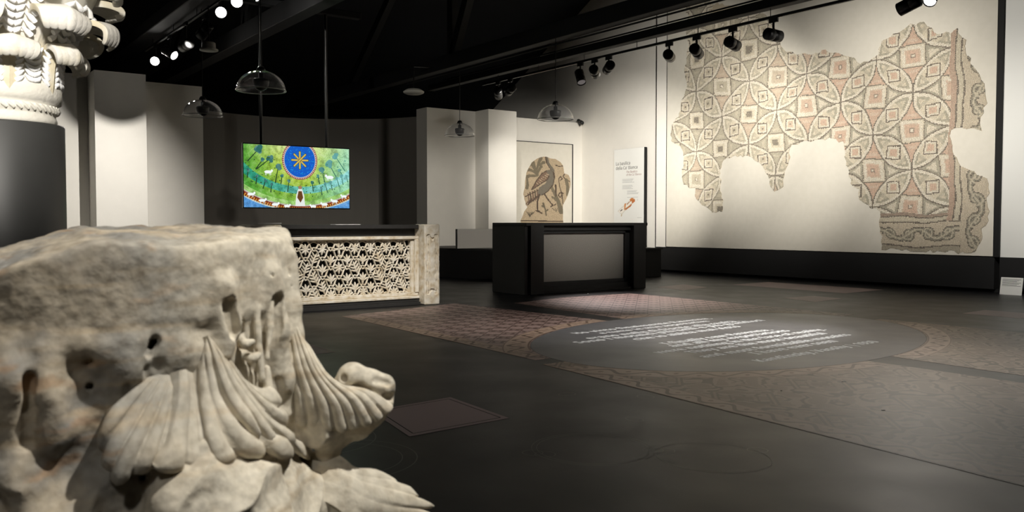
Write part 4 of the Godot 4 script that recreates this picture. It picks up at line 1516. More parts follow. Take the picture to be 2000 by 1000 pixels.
func print_tile(kind: int) -> ImageTexture:
	var s := 384
	var im := Image.create(s, s, false, Image.FORMAT_RGB8)
	var n := noise(0.012, FastNoiseLite.TYPE_SIMPLEX_SMOOTH, 2, 40 + kind)
	var grain := noise(0.4, FastNoiseLite.TYPE_SIMPLEX, 2, 50)
	for y in s:
		for x in s:
			var u := float(x) / s
			var v := float(y) / s
			var c: Color
			if kind == 0:     # crossed flowers in a net
				var a := fposmod(u * 4.0, 1.0) - 0.5
				var b := fposmod(v * 4.0, 1.0) - 0.5
				var w := n.get_noise_2d(x * 2.0, y * 2.0) * 0.12
				var d := Vector2(a, b).length() + w
				var ang := atan2(b, a)
				var flower := d < 0.30 + 0.12 * cos(ang * 4.0)
				var net := absf(absf(a) + absf(b) - 0.5) < 0.05 + w * 0.4
				c = Color(0.61, 0.54, 0.52)
				if net: c = Color(0.37, 0.30, 0.28)
				elif flower: c = Color(0.34, 0.27, 0.25) if d > 0.1 else Color(0.58, 0.51, 0.48)
			else:             # curling stems and lozenges
				var a := fposmod(u * 2.0, 1.0) - 0.5
				var b := fposmod(v * 2.0, 1.0) - 0.5
				var p := Vector2(a, b)
				var d := absf(a) + absf(b)
				var r := p.length()
				var wx := n.get_noise_2d(x * 1.6, y * 1.6) * 0.9
				var wy := n.get_noise_2d(x * 1.6 + 500.0, y * 1.6) * 0.9
				var s1 := sin(TAU * (u * 3.0 + 0.22 * sin(TAU * v * 2.0)) + wx)
				var s2 := sin(TAU * (v * 3.0 + 0.22 * sin(TAU * u * 2.0)) + wy)
				var swirl := s1 * s2 + 0.35 * sin(22.0 * r + 3.0 * atan2(b, a))
				c = Color(0.60, 0.53, 0.465) if absf(swirl) > 0.20 else Color(0.345, 0.285, 0.24)
				if absf(swirl) > 0.62: c = Color(0.50, 0.435, 0.375)
				if absf(d - 0.34) < 0.016 or absf(d - 0.28) < 0.012: c = Color(0.37, 0.315, 0.265)
				elif absf(d - 0.31) < 0.02: c = Color(0.57, 0.50, 0.43)
				if d < 0.10: c = Color(0.42, 0.35, 0.295)
				if absf(d - 0.15) < 0.012: c = Color(0.40, 0.34, 0.28)
			c = c.darkened(clampf(0.08 + grain.get_noise_2d(x, y) * 0.12, 0.0, 1.0))
			im.set_pixel(x, y, c)
	return ImageTexture.create_from_image(im)

func border_tile() -> ImageTexture:   # a running wave, u along and v across
	var w := 128
	var h := 64
	var im := Image.create(w, h, false, Image.FORMAT_RGB8)
	for y in h:
		for x in w:
			var u := float(x) / w
			var v := float(y) / h
			var c := Color(0.60, 0.53, 0.475)
			var wave := 0.5 + 0.26 * sin(u * TAU)
			if absf(v - wave) < 0.09: c = Color(0.34, 0.27, 0.22)
			for q in [[0.25, 0.36], [0.75, 0.64]]:
				var d := Vector2((u - q[0]) * 2.0, v - q[1]).length()
				if d < 0.10: c = Color(0.40, 0.31, 0.26)
			if v < 0.06 or (v > 0.93 and v < 0.97): c = Color(0.38, 0.30, 0.25)
			im.set_pixel(x, y, c)
	return ImageTexture.create_from_image(im)

func floor_prints() -> void:
	var C := Vector2(6.886, -5.759)
	var R := Vector2(2.482, 1.671)
	var T := -0.227
	var disc := oval(C, R, T)
	var net := mat(Color(0.92, 0.88, 0.87), 0.45)
	net.albedo_texture = print_tile(0)
	net.uv1_scale = Vector3(1.1, 1.1, 1)
	var curl := mat(Color(0.92, 0.90, 0.88), 0.45)
	curl.albedo_texture = print_tile(1)
	curl.uv1_scale = Vector3(0.62, 0.62, 1)
	var bm := mat(Color(0.95, 0.92, 0.90), 0.45)
	bm.albedo_texture = border_tile()
	var defs := [
		["brown mosaic print with flowers on the floor before the pierced marble screen", net, [4.43, -9.67, 6.42, -10.30, 6.72, -7.3, 6.72, -5.75, 4.285, -5.63]],
		["brown mosaic print on the floor just in front of the black desk", net, [7.14, -9.87, 8.28, -10.19, 9.62, -10.17, 9.62, -6.2, 6.98, -5.75, 6.98, -7.4]],
		["tan mosaic print at the right edge of the floor, right of the quotation oval", curl, [9.42, -5.72, 9.40, -0.7, 6.68, -0.7, 6.76, -3.0, 6.84, -4.1, 6.9, -5.6]],
		["large tan mosaic print with curling stems, in the right foreground below the oval", curl, [4.205, -5.433, 3.915, -1.79, 3.84, -0.7, 6.42, -0.7, 6.46, -4.0, 6.6, -5.5]]]
	for d in defs:
		var poly := pairs(d[2])
		var cut: Array = Geometry2D.clip_polygons(poly, disc)
		var big: PackedVector2Array = cut[0]
		for q in cut:
			if q.size() > big.size(): big = q
		var t := plate("floor_mosaic_print", d[0], big, d[1])
		var o := -t.position
		var st := begin()
		var n := 180
		var s := 0.0
		for i in n:
			var a := TAU * i / n
			var b := TAU * (i + 1) / n
			var q := []
			for e in [[a, 1.005], [b, 1.005], [b, 1.125], [a, 1.125]]:
				q.append(C + Vector2(cos(e[0]) * R.x * e[1], sin(e[0]) * R.y * e[1]).rotated(T))
			var l: float = q[0].distance_to(q[1])
			s += l
			var inside := true
			for w in q:
				if not Geometry2D.is_point_in_polygon(w, poly): inside = false
			if not inside: continue
			var v := []
			for w in q: v.append(Vector3(w.x, 0.0024, w.y) + o)
			var uv := [Vector2(s - l, 0), Vector2(s, 0), Vector2(s, 1), Vector2(s - l, 1)]
			for k in ([0, 1, 2, 0, 2, 3] if (v[1] - v[0]).cross(v[2] - v[0]).y < 0 else [0, 2, 1, 0, 3, 2]):
				st.set_uv(Vector2(uv[k].x / 0.34, uv[k].y))
				st.add_vertex(v[k])
		part("wave_border", done(st), bm, t)
		# a straight border along the outer long edge
		var e0 := Vector2(d[2][0], d[2][1])
		var e1: Vector2
		if d[1] == net and d[2][0] < 5.0:
			e1 = Vector2(4.285, -5.63)
		elif d[1] == curl and d[2][0] < 5.0:
			e1 = Vector2(3.84, -0.7)
		else: continue
		st = begin()
		var m := int(e0.distance_to(e1) / 0.1)
		for i in m:
			var p0 := e0.lerp(e1, float(i) / m)
			var p1 := e0.lerp(e1, float(i + 1) / m)
			var w := Vector2(0.2, 0)
			if i < 2: w = Vector2(0.02, 0)
			var q := [p0, p1, p1 + w, p0 + w]
			var out := false
			for k in q:
				if Geometry2D.is_point_in_polygon(k, disc): out = true
			if out: continue
			var v := []
			for k in q: v.append(Vector3(k.x, 0.0021, k.y) + o)
			var u0 := i * 0.1
			var uv := [Vector2(u0, 0), Vector2(u0 + 0.1, 0), Vector2(u0 + 0.1, 1), Vector2(u0, 1)]
			for k in ([0, 1, 2, 0, 2, 3] if (v[1] - v[0]).cross(v[2] - v[0]).y < 0 else [0, 2, 1, 0, 3, 2]):
				st.set_uv(Vector2(uv[k].x / 0.3, uv[k].y))
				st.add_vertex(v[k])
		part("straight_border", done(st), bm, t)
	# the oval with the quotation
	var om := triplanar(mat(Color(0.29, 0.29, 0.31), 0.42), 0.25)
	om.roughness_texture = M.floor.roughness_texture
	var t := plate("quotation_oval", "plain grey oval on the floor carrying a quotation in two languages", oval(C, R, T, 96, 0.998), om)
	var o := -t.position
	var ink := mat(Color(0.85, 0.86, 0.87), 0.6)
	var lines := [["Ho visto finalmente Ravenna,", 5.653, -6.705, 7.85, -6.87], ["e tutte le mie aspettative", 5.874, -6.547, 7.615, -6.673], ["erano nulla di fronte alla realtà.", 5.505, -6.354, 7.89, -6.506], ["Sono i mosaici più belli e più grandiosi", 5.226, -6.142, 8.204, -6.36], ["che io abbia mai visto", 5.83, -6.034, 7.5, -6.163], ["I finally saw Ravenna,", 5.844, -5.613, 7.53, -5.739], ["and all my expectations", 5.771, -5.463, 7.616, -5.581], ["were nothing in the face of reality.", 5.377, -5.255, 8.009, -5.427], ["They are the most beautiful", 5.623, -5.10, 7.732, -5.227], ["and most formidable mosaics", 5.522, -4.907, 7.84, -5.06], ["I have ever seen", 6.022, -4.77, 7.30, -4.855], ["Kandinsky, Vassily | 1930", 5.723, -4.452, 7.594, -4.568]]
	for q in lines:
		var a := Vector3(q[1], 0.0018, q[2])
		var b := Vector3(q[3], 0.0018, q[4])
		letters("line_of_text", q[0], t, a + o, b - a, Vector3(0, 0, -1), a.distance_to(b), ink, 0.001, true)
	# small plum squares and fine line drawings
	var plum := mat(Color(0.58, 0.50, 0.505), 0.5)
	var sq := [
		["dark plum square with a fine outline on the floor right of the raised marble leaf", [2.208, -3.992, 2.884, -4.038, 2.927, -4.75, 2.325, -4.68]],
		["small dark plum square on the floor beside the broken capital, near the pierced screen", [2.45, -6.95, 3.15, -7.0, 3.17, -7.7, 2.45, -7.65]],
		["small faint square on the floor between the desk and the right wall", [10.95, -10.87, 11.85, -11.1, 11.65, -10.35, 10.78, -10.1]],
		["faint square on the floor left of the middle, before the wall mosaic", [10.9, -8.2, 11.59, -8.15, 11.5, -7.6, 10.7, -7.5]],
		["broad dark reddish print on the floor along the foot of the wall mosaic", [12.51, -10.52, 13.61, -10.58, 13.61, -8.23, 12.42, -8.16]],
		["faint square on the floor at the right edge, before the small white card", [10.85, -5.49, 11.5, -5.53, 11.5, -4.8, 10.8, -4.8]]]
	var thin := mat(Color(0.42, 0.41, 0.40), 0.5)
	for i in sq.size():
		var p := pairs(sq[i][1])
		var tt := plate("floor_square", sq[i][0], p, plum, 0.0005, 0.001, "floor print")
		if i > 0: continue
		var c := Vector2(2.586, -4.365)
		var st := begin()
		ring_line(st, c - Vector2(tt.position.x, tt.position.z), Vector2(0.17, 0.22), 0.008)
		for k in 4:
			var a := p[k].lerp(c, 0.12)
			var b := p[(k + 1) % 4].lerp(c, 0.12)
			var w := (b - a).orthogonal().normalized() * 0.004
			var oo := Vector3(-tt.position.x, 0.0022, -tt.position.z)
			quad(st, Vector3(a.x - w.x, 0, a.y - w.y) + oo, Vector3(b.x - w.x, 0, b.y - w.y) + oo, Vector3(b.x + w.x, 0, b.y + w.y) + oo, Vector3(a.x + w.x, 0, a.y + w.y) + oo, Vector3.UP)
		part("outline", done(st), M.line, tt)
	var dr := [["thin paired rings drawn on the dark floor beside the lowest marble leaf", [[1.72, -3.80, 0.37, 0.37], [1.72, -3.80, 0.30, 0.30], [1.75, -4.25, 0.35, 0.35], [1.75, -4.25, 0.27, 0.27]]],
		["faint outline of knotted rings on the dark floor in the middle foreground", [[2.83, -3.25, 0.30, 0.31], [2.83, -3.25, 0.275, 0.285], [3.05, -3.05, 0.05, 0.05], [3.09, -3.01, 0.05, 0.05], [2.57, -3.30, 0.05, 0.05], [2.54, -3.36, 0.05, 0.05], [3.60, -4.39, 0.06, 0.05], [3.96, -4.03, 0.05, 0.06], [3.45, -3.6, 0.04, 0.06], [3.47, -2.75, 0.05, 0.05], [3.2, -2.8, 0.26, 0.28]]]]
	for q in dr:
		var c := Vector2(q[1][0][0], q[1][0][1])
		var tt := thing("floor_line_drawing", q[0], "floor print", Vector3(c.x, 0, c.y))
		var st := begin()
		for e in q[1]: ring_line(st, Vector2(e[0], e[1]) - c, Vector2(e[2], e[3]), 0.0045 if q == dr[0] else 0.003)
		part("lines", done(st), thin, tt)

func small_things() -> void:
	# card on the floor at the right edge
	var t := thing("label_card", "small white printed card leaning at the foot of the right wall", "label card", Vector3(14.24, 0, -6.47))
	var b := Basis(Vector3(0, 0, 1), Vector3(0.17, 0.985, 0).normalized(), Vector3(-0.985, 0.17, 0).normalized())
	var c := part("card", box(Vector3(-0.165, 0, -0.006), Vector3(0.165, 0.275, 0.0), 0.002), M.paper, t)
	c.basis = b
	var st := begin()
	for k in 7: add_box(st, Vector3(-0.14, 0.24 - k * 0.017, 0), Vector3(0.14 - 0.03 * (k % 3), 0.247 - k * 0.017, 0.0008))
	var pr := part("small_print", done(st), mat(Color(0.45, 0.45, 0.45), 0.8), t)
	pr.set_meta("kind", "stuff")
	pr.basis = b
	var pp := part("prop", box(Vector3(0.03, 0.0, -0.02), Vector3(0.14, 0.012, 0.02), 0.002), M.lamp, t)
	pp.position.x = 0.0
	# the little camera on the corner of the partition
	t = thing("security_camera", "tiny black camera clamped on top of the back wall, by the corner", "security camera", at(1133, 241, 22.4))
	var bb := aim(Vector3(-0.4, -0.25, 0.8))
	part("bracket", tube([Vector3(0, -0.06, 0), Vector3(-0.06, 0.03, 0), Vector3(-0.03, 0.08, 0)], 0.022, 8), M.lamp, t)
	st = begin()
	add_lathe(st, [Vector2(0.001, 0.09), Vector2(0.045, 0.085), Vector2(0.05, 0.0), Vector2(0.045, -0.09), Vector2(0.03, -0.1), Vector2(0.001, -0.095)], 16, bb, Vector3(0.05, 0.03, 0))
	part("body", done(st), M.lamp, t)
	st = begin()
	add_lathe(st, [Vector2(0.001, 0.06), Vector2(0.04, 0.055), Vector2(0.045, -0.05), Vector2(0.001, -0.06)], 16, bb, Vector3(-0.06, 0.06, 0.02))
	part("junction", done(st), M.lamp, t)
	# crumbs on the floor
	var k := 0
	for q in [[1648, 746, 0.02, "dark flake lying on the large tan floor print"], [1526, 764, 0.008, "tiny dark speck on the large tan floor print, left of the dark flake"], [1725, 802, 0.012, "dark speck lying on the tan floor print, below the dark flake"], [1148, 574, 0.016, "white crumb on the floor at the foot of the black desk"]]:
		var r := ray(q[0], q[1])
		var p: Vector3 = EYE + r * (-EYE.y / r.y)
		var tt := thing("crumb", q[3], "crumb", p, k * 1.3)
		st = begin()
		add_box(st, Vector3(-q[2], 0.001, -q[2] * 0.4), Vector3(q[2], 0.005, q[2] * 0.4), 0.002)
		part("flake", done(st), M.paper if k == 3 else M.lamp, tt)
		k += 1
# ---------------------------------------------------------------- the broken capital in the foreground
class Broken extends Carving:
	var axis := Vector3(0.302, 0, -2.0)
	var n := FastNoiseLite.new()
	var blotch := FastNoiseLite.new()
	var ridge := FastNoiseLite.new()
	var prof := PackedVector2Array([Vector2(0.30, 0.60), Vector2(0.45, 0.56), Vector2(0.58, 0.50), Vector2(0.70, 0.455), Vector2(0.80, 0.442), Vector2(0.925, 0.446), Vector2(0.955, 0.455), Vector2(1.06, 0.458), Vector2(1.12, 0.45)])
	var lut := PackedFloat32Array()
	func slow_radius(y: float) -> float:
		if y <= prof[0].x: return prof[0].y
		for i in prof.size() - 1:
			if y < prof[i + 1].x: return lerpf(prof[i].y, prof[i + 1].y, smoothstep(prof[i].x, prof[i + 1].x, y))
		return prof[prof.size() - 1].y
	func ready() -> void:
		for i in 400: lut.append(slow_radius(i * 0.003))
	func base(p: Vector3) -> float:
		var q := p - axis
		var r := sqrt(q.x * q.x + q.z * q.z)
		var f := (r - lut[clampi(int(p.y * 333.333), 0, 399)]) * 0.94
		if p.y < 0.9: return f
		var s := q.x * 0.989 + q.z * 0.149
		var w := q.x * 0.149 - q.z * 0.989
		var top := minf(1.083 + 0.055 * (w + 0.455), 1.107) - maxf(0.0, 0.03 - s) * 0.30 - maxf(0.0, -0.12 - s) * 0.35 + n.get_noise_2d(q.x * 4.0, q.z * 4.0) * 0.016
		var g := p.y - top
		var h := maxf(0.012 - absf(f - g), 0.0)
		return maxf(f, g) + h * h * 20.0
	func bump(p: Vector3) -> float:
		return n.get_noise_3dv(p * 11.0) * 0.0035
	func after(p: Vector3, f: float) -> float:
		if absf(f) > 0.03: return f
		var low := clampf((0.78 - p.y) * 9.0, 0.0, 1.0)
		var g := f + n.get_noise_3dv(p * 7.0) * 0.0055
		if low > 0.0: g += low * ((absf(ridge.get_noise_3dv(p)) - 0.2) * 0.026 + n.get_noise_3dv(p * 20.0) * 0.003)
		return maxf(g, 0.47 - p.y)
	func tint(p: Vector3, _n: Vector3) -> Color:
		var a := blotch.get_noise_3dv(p * 5.0) * 0.5 + 0.5
		var b := blotch.get_noise_3dv(p * Vector3(6.0, 16.0, 6.0) + Vector3(40, 0, 0))
		var c := blotch.get_noise_3dv(p * 45.0 + Vector3(0, 70, 0))
		var k := Color(0.47, 0.41, 0.325).lerp(Color(0.31, 0.298, 0.275), smoothstep(0.38, 0.68, a))
		k = k.lerp(Color(0.56, 0.49, 0.385), smoothstep(0.5, 0.25, a))
		k = k.lerp(Color(0.42, 0.255, 0.135), smoothstep(0.28, 0.55, b) * 0.6)
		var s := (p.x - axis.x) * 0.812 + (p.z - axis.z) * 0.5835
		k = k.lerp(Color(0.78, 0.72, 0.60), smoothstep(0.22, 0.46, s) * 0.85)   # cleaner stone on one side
		var band := blotch.get_noise_3dv(p * Vector3(2.5, 26.0, 2.5) + Vector3(0, 0, 33))
		k = k.lerp(Color(0.56, 0.44, 0.29), smoothstep(0.12, 0.5, band) * 0.5)
		return k * (1.0 + c * 0.25)

func broken_capital() -> void:
	var C := Broken.new()
	C.n = noise(1.0, FastNoiseLite.TYPE_SIMPLEX_SMOOTH, 5, 17)
	C.n.fractal_gain = 0.42
	C.ridge = noise(7.0, FastNoiseLite.TYPE_SIMPLEX_SMOOTH, 1, 5)
	C.n.fractal_lacunarity = 2.6
	C.ready()
	C.blotch = noise(1.0, FastNoiseLite.TYPE_SIMPLEX_SMOOTH, 4, 23)
	var R := 0.440
	var S := func(u: float, v: float, off := 0.0) -> Vector3:   # where a sight line meets the drum, off outside it
		var d := ray(u, v)
		var o := EYE - C.axis
		var a := d.x * d.x + d.z * d.z
		var b := o.x * d.x + o.z * d.z
		var rr := R + off
		var disc := b * b - a * (o.x * o.x + o.z * o.z - rr * rr)
		return EYE + d * ((-b - sqrt(maxf(disc, 0.0))) / a)
	var rib := func(pts: Array, r0: float, r1: float, k := 0.008, sgn := 1.0) -> void:   # u, v, off triples
		var w := []
		var rs := []
		var m := pts.size() / 3
		for i in m:
			w.append(S.call(pts[i * 3], pts[i * 3 + 1], pts[i * 3 + 2]))
			rs.append(lerpf(r0, r1, float(i) / (m - 1)))
		C.path(w, rs, k, sgn)
	var hole := func(u0: float, v0: float, u1: float, v1: float, r: float, deep: float) -> void:
		for i in 4:
			var h := i / 3.0
			C.cut(S.call(u0, v0, 0.03 - (deep + 0.03) * h), S.call(u1, v1, 0.03 - (deep + 0.03) * h), r * (1.0 - 0.25 * h), r * (1.0 - 0.25 * h), 0.005)
	# the fan leaf in three leaflets, over a filling of plain stone
	rib.call([410, 690, -0.035, 370, 780, -0.028, 330, 850, 0.0], 0.028, 0.028, 0.02)
	rib.call([410, 690, -0.035, 400, 790, -0.026, 400, 860, 0.012], 0.032, 0.032, 0.02)
	rib.call([415, 690, -0.035, 450, 780, -0.026, 480, 845, 0.012], 0.03, 0.03, 0.02)
	rib.call([418, 690, -0.035, 490, 770, -0.02, 535, 810, 0.004], 0.024, 0.024, 0.02)
	rib.call([400, 690, -0.035, 320, 770, -0.03, 270, 840, -0.006], 0.024, 0.024, 0.02)
	hole.call(299, 900, 303, 903, 0.011, 0.05)
	# curled rim under the fan
	rib.call([330, 893, 0.05, 400, 872, 0.062, 460, 880, 0.062, 520, 870, 0.05, 575, 872, 0.03, 606, 912, 0.012], 0.016, 0.016, 0.012)
	# rough stone under the leaf
	rib.call([350, 955, 0.04, 420, 965, 0.075, 490, 950, 0.07], 0.065, 0.055, 0.03)
	rib.call([540, 960, 0.04, 600, 985, 0.04, 640, 1010, 0.03], 0.06, 0.06, 0.03)
	rib.call([360, 1010, 0.06, 480, 1020, 0.08, 600, 1040, 0.05], 0.07, 0.06, 0.03)
	rib.call([515, 895, 0.05, 530, 930, 0.06, 520, 985, 0.06], 0.022, 0.028, 0.02, -1.0)
	# drilled leaf on the upper right
	rib.call([520, 540, 0.005, 530, 640, 0.01, 545, 740, 0.015, 560, 830, 0.015], 0.03, 0.03, 0.02)
	rib.call([430, 560, 0.005, 440, 640, 0.008, 430, 690, 0.01], 0.025, 0.02, 0.02)
	# the leaf that stands out on the right and ends in a broken knob
	var A := func(u: float, v: float, d: float) -> Vector3: return at(u, v, d)
	var limb := func(pts: Array, k := 0.02, sgn := 1.0) -> void:   # u, v, depth, radius in pixels
		var w := []
		var rs := []
		for i in range(0, pts.size(), 4):
			w.append(at(pts[i], pts[i + 1], pts[i + 2]))
			rs.append(pts[i + 3] * pts[i + 2] / FOCAL)
		C.path(w, rs, k, sgn)
	limb.call([555, 500, 1.80, 24, 560, 600, 1.80, 25, 562, 650, 1.80, 27, 572, 710, 1.81, 32, 592, 765, 1.83, 38, 622, 802, 1.835, 47, 680, 800, 1.85, 48, 726, 790, 1.86, 38], 0.02)
	limb.call([606, 800, 1.835, 50, 640, 845, 1.82, 38, 635, 880, 1.83, 22, 640, 905, 1.84, 12], 0.02)
	limb.call([640, 820, 1.82, 45, 690, 815, 1.84, 38], 0.02)
	limb.call([655, 766, 1.84, 17, 688, 737, 1.84, 27, 724, 750, 1.85, 28, 748, 754, 1.85, 23, 748, 785, 1.85, 20], 0.010)
	limb.call([700, 760, 1.86, 30, 745, 775, 1.86, 22], 0.015)
	limb.call([699, 762, 1.818, 15, 713, 766, 1.822, 11], 0.010, -1.0)
	limb.call([672, 738, 1.815, 9, 690, 742, 1.825, 8], 0.005, -1.0)
	limb.call([735, 742, 1.822, 8, 756, 748, 1.83, 6], 0.006, -1.0)
	limb.call([752, 770, 1.84, 7, 770, 778, 1.85, 5], 0.006, -1.0)
	# the low leaf that reaches furthest right
	limb.call([600, 985, 1.80, 60, 655, 955, 1.83, 42, 725, 966, 1.86, 27, 800, 982, 1.87, 17, 838, 994, 1.87, 10], 0.02)
	limb.call([640, 1010, 1.80, 50, 740, 1005, 1.85, 30, 830, 1008, 1.87, 16], 0.02)
	hole.call(450, 596, 459, 648, 0.0185, 0.07)
	hole.call(512, 575, 517, 660, 0.010, 0.05)
	hole.call(542, 586, 536, 650, 0.0180, 0.07)
	hole.call(535, 668, 529, 738, 0.0165, 0.06)
	hole.call(470, 668, 488, 694, 0.013, 0.045)
	hole.call(492, 640, 494, 690, 0.006, 0.035)
	hole.call(478, 700, 502, 725, 0.009, 0.04)
	hole.call(545, 745, 548, 790, 0.010, 0.05)
	for q in [[468, 660, 0.0, 480, 672, 0.025, 492, 668, 0.03], [474, 690, 0.0, 492, 700, 0.025, 503, 694, 0.03], [500, 600, 0.01, 505, 680, 0.02, 512, 740, 0.03], [524, 560, 0.01, 527, 640, 0.025, 522, 700, 0.03], [520, 720, 0.02, 524, 760, 0.03, 536, 790, 0.03]]:
		rib.call(q, 0.008, 0.006, 0.004)
	for q in [[505, 478, 0.026, 520, 520, 0.028, 545, 560, 0.028], [560, 480, 0.026, 566, 560, 0.028, 566, 640, 0.02]]:
		rib.call(q, 0.004, 0.003, 0.004, -1.0)
	# worn work on the left: uprights, a hollow, drill holes
	rib.call([85, 690, -0.005, 95, 760, 0.006, 105, 850, 0.004], 0.036, 0.032, 0.02)
	rib.call([15, 690, 0.0, 25, 740, 0.012, 20, 800, 0.0], 0.03, 0.035, 0.02)
	rib.call([35, 850, 0.0, 30, 920, 0.015, 60, 990, 0.02], 0.03, 0.035, 0.02)
	rib.call([40, 668, -0.026, 150, 670, -0.024, 240, 666, -0.024, 330, 662, -0.026], 0.042, 0.042, 0.014)
	rib.call([160, 745, 0.045, 185, 790, 0.042, 215, 825, 0.05], 0.036, 0.033, 0.02, -1.0)
	rib.call([205, 688, -0.012, 240, 705, -0.010, 238, 748, -0.016], 0.032, 0.030, 0.012)
	rib.call([240, 700, -0.012, 272, 728, -0.012], 0.028, 0.020, 0.010)
	rib.call([312, 682, -0.024, 350, 686, -0.022, 396, 682, -0.022], 0.038, 0.038, 0.012)
	rib.call([322, 706, -0.022, 360, 708, -0.02, 392, 706, -0.022], 0.030, 0.030, 0.010)
	rib.call([270, 790, 0.03, 210, 850, 0.035, 150, 930, 0.03], 0.03, 0.035, 0.02, -1.0)
	rib.call([55, 740, 0.03, 58, 800, 0.03, 55, 860, 0.03], 0.012, 0.012, 0.01, -1.0)
	for q in [[172, 709, 173, 711, 0.008], [175, 751, 176, 752, 0.008], [246, 752, 247, 775, 0.009], [244, 729, 245, 731, 0.006], [290, 690, 300, 668, 0.010], [286, 722, 292, 742, 0.009], [270, 768, 280, 762, 0.010], [10, 728, 12, 735, 0.008], [52, 858, 58, 866, 0.009], [5, 770, 6, 780, 0.010], [300, 880, 306, 890, 0.010], [275, 932, 282, 934, 0.006]]:
		hole.call(q[0], q[1], q[2], q[3], q[4], 0.03)
	# a second, plainer leaf round the back
	for g in [150.0, 210.0, 270.0]:
		var d := Vector3(sin(deg_to_rad(g)), 0, cos(deg_to_rad(g)))
		C.path([C.axis + d * 0.42 + Vector3(0, 0.9, 0), C.axis + d * 0.47 + Vector3(0, 0.75, 0), C.axis + d * 0.58 + Vector3(0, 0.66, 0)], [0.06, 0.07, 0.05], 0.03)
	var t := thing("broken_capital", "large broken marble capital with curling acanthus leaves, filling the lower left foreground", "capital", Vector3(C.axis.x, 0.46, C.axis.z))
	var m := triplanar(mat(Color.WHITE, 0.88), 2.2)
	m.vertex_color_use_as_albedo = true
	m.albedo_texture = noise_tex(512, 0.03, [Color(0.78, 0.76, 0.73), Color(0.95, 0.95, 0.94), Color(1, 1, 1)], 61, 5)
	m.normal_enabled = true
	m.normal_texture = noise_tex(512, 0.05, [], 62, 4, 3.0)
	m.normal_scale = 0.35
	part("stone", C.skin(Vector3(-0.42, 0.44, -2.72), Vector3(1.02, 1.14, -1.28), 0.0034, t.position), m, t)
	var sheet := func(called: String, list: Array, bulge: float, thick: float, deep := false) -> void:
		var ribs := []
		for l in list:
			var w := PackedVector3Array()
			for i in range(0, l.size(), 3):
				w.append(at(l[i], l[i + 1], l[i + 2]) if deep else S.call(l[i], l[i + 1], l[i + 2]))
			ribs.append(w)
		part(called, fluted(ribs, bulge, thick, Vector3(0.1, 0.25, 1).normalized(), C, t.position), m, t)
	var left := [[304.9, 729.2, 0.0, 256.5, 777.7, 0.016, 219.4, 820.4, 0.036, 205.2, 854.6, 0.034, 208.6, 871.7, 0.026],
		[314.6, 732.1, 0.002, 273.6, 794.8, 0.024, 233.7, 857.5, 0.05, 212.0, 894.5, 0.052, 208.6, 907.6, 0.044],
		[326.0, 732.1, 0.004, 293.5, 800.5, 0.034, 259.3, 868.9, 0.062, 234.8, 925.9, 0.066, 228.0, 940.7, 0.056],
		[338.6, 734.9, 0.006, 316.3, 817.6, 0.044, 293.5, 877.4, 0.068, 282.7, 905.9, 0.072, 285.0, 919.0, 0.062],
		[348.8, 737.8, 0.008, 338.6, 817.6, 0.048, 326.0, 866.0, 0.066, 319.2, 886.0, 0.064, 322.6, 894.5, 0.054]]
	var middle := [[357.9, 721.8, 0.012, 356.8, 794.8, 0.04, 345.4, 868.9, 0.074, 333.4, 905.9, 0.082, 329.4, 914.5, 0.074],
		[376.2, 717.8, 0.001, 380.7, 789.1, 0.025, 385.3, 863.2, 0.063, 387.6, 898.5, 0.075, 387.6, 907.6, 0.067],
		[393.3, 703.6, 0.016, 399.0, 777.7, 0.04, 414.9, 851.8, 0.076, 430.3, 889.4, 0.086, 433.2, 898.5, 0.078],
		[403.5, 660.8, 0.016, 418.9, 760.6, 0.04, 447.4, 829.0, 0.07, 481.6, 871.7, 0.08, 487.9, 881.4, 0.072],
		[408.1, 669.4, 0.014, 436.0, 777.7, 0.034, 475.9, 837.5, 0.056, 530.1, 866.0, 0.066, 541.5, 877.4, 0.058],
		[411.5, 680.8, 0.012, 447.4, 789.1, 0.028, 495.9, 843.2, 0.046, 570.0, 866.0, 0.05, 592.8, 886.0, 0.042]]
	var right := [[409.2, 658.0, 0.018, 441.7, 749.2, 0.046, 475.9, 809.0, 0.07, 491.3, 837.5, 0.072, 494.7, 847.2, 0.062],
		[414.9, 663.7, 0.018, 458.8, 752.0, 0.046, 498.7, 811.9, 0.068, 517.5, 847.2, 0.07, 522.1, 858.6, 0.06],
		[421.8, 675.1, 0.016, 473.1, 757.7, 0.042, 521.5, 823.3, 0.062, 555.7, 850.6, 0.062, 565.4, 858.6, 0.05],
		[428.6, 686.5, 0.014, 481.6, 754.9, 0.038, 521.5, 799.3, 0.054, 544.3, 816.4, 0.052, 552.9, 819.9, 0.042],
		[435.5, 697.9, 0.012, 484.5, 749.2, 0.032, 515.8, 772.0, 0.044, 531.2, 775.4, 0.042, 538.6, 775.4, 0.034]]
	sheet.call("left_leaflet", left, 0.60, 0.030)
	sheet.call("middle_leaflet", middle, 0.50, 0.035)
	sheet.call("right_leaflet", right, 0.65, 0.030)
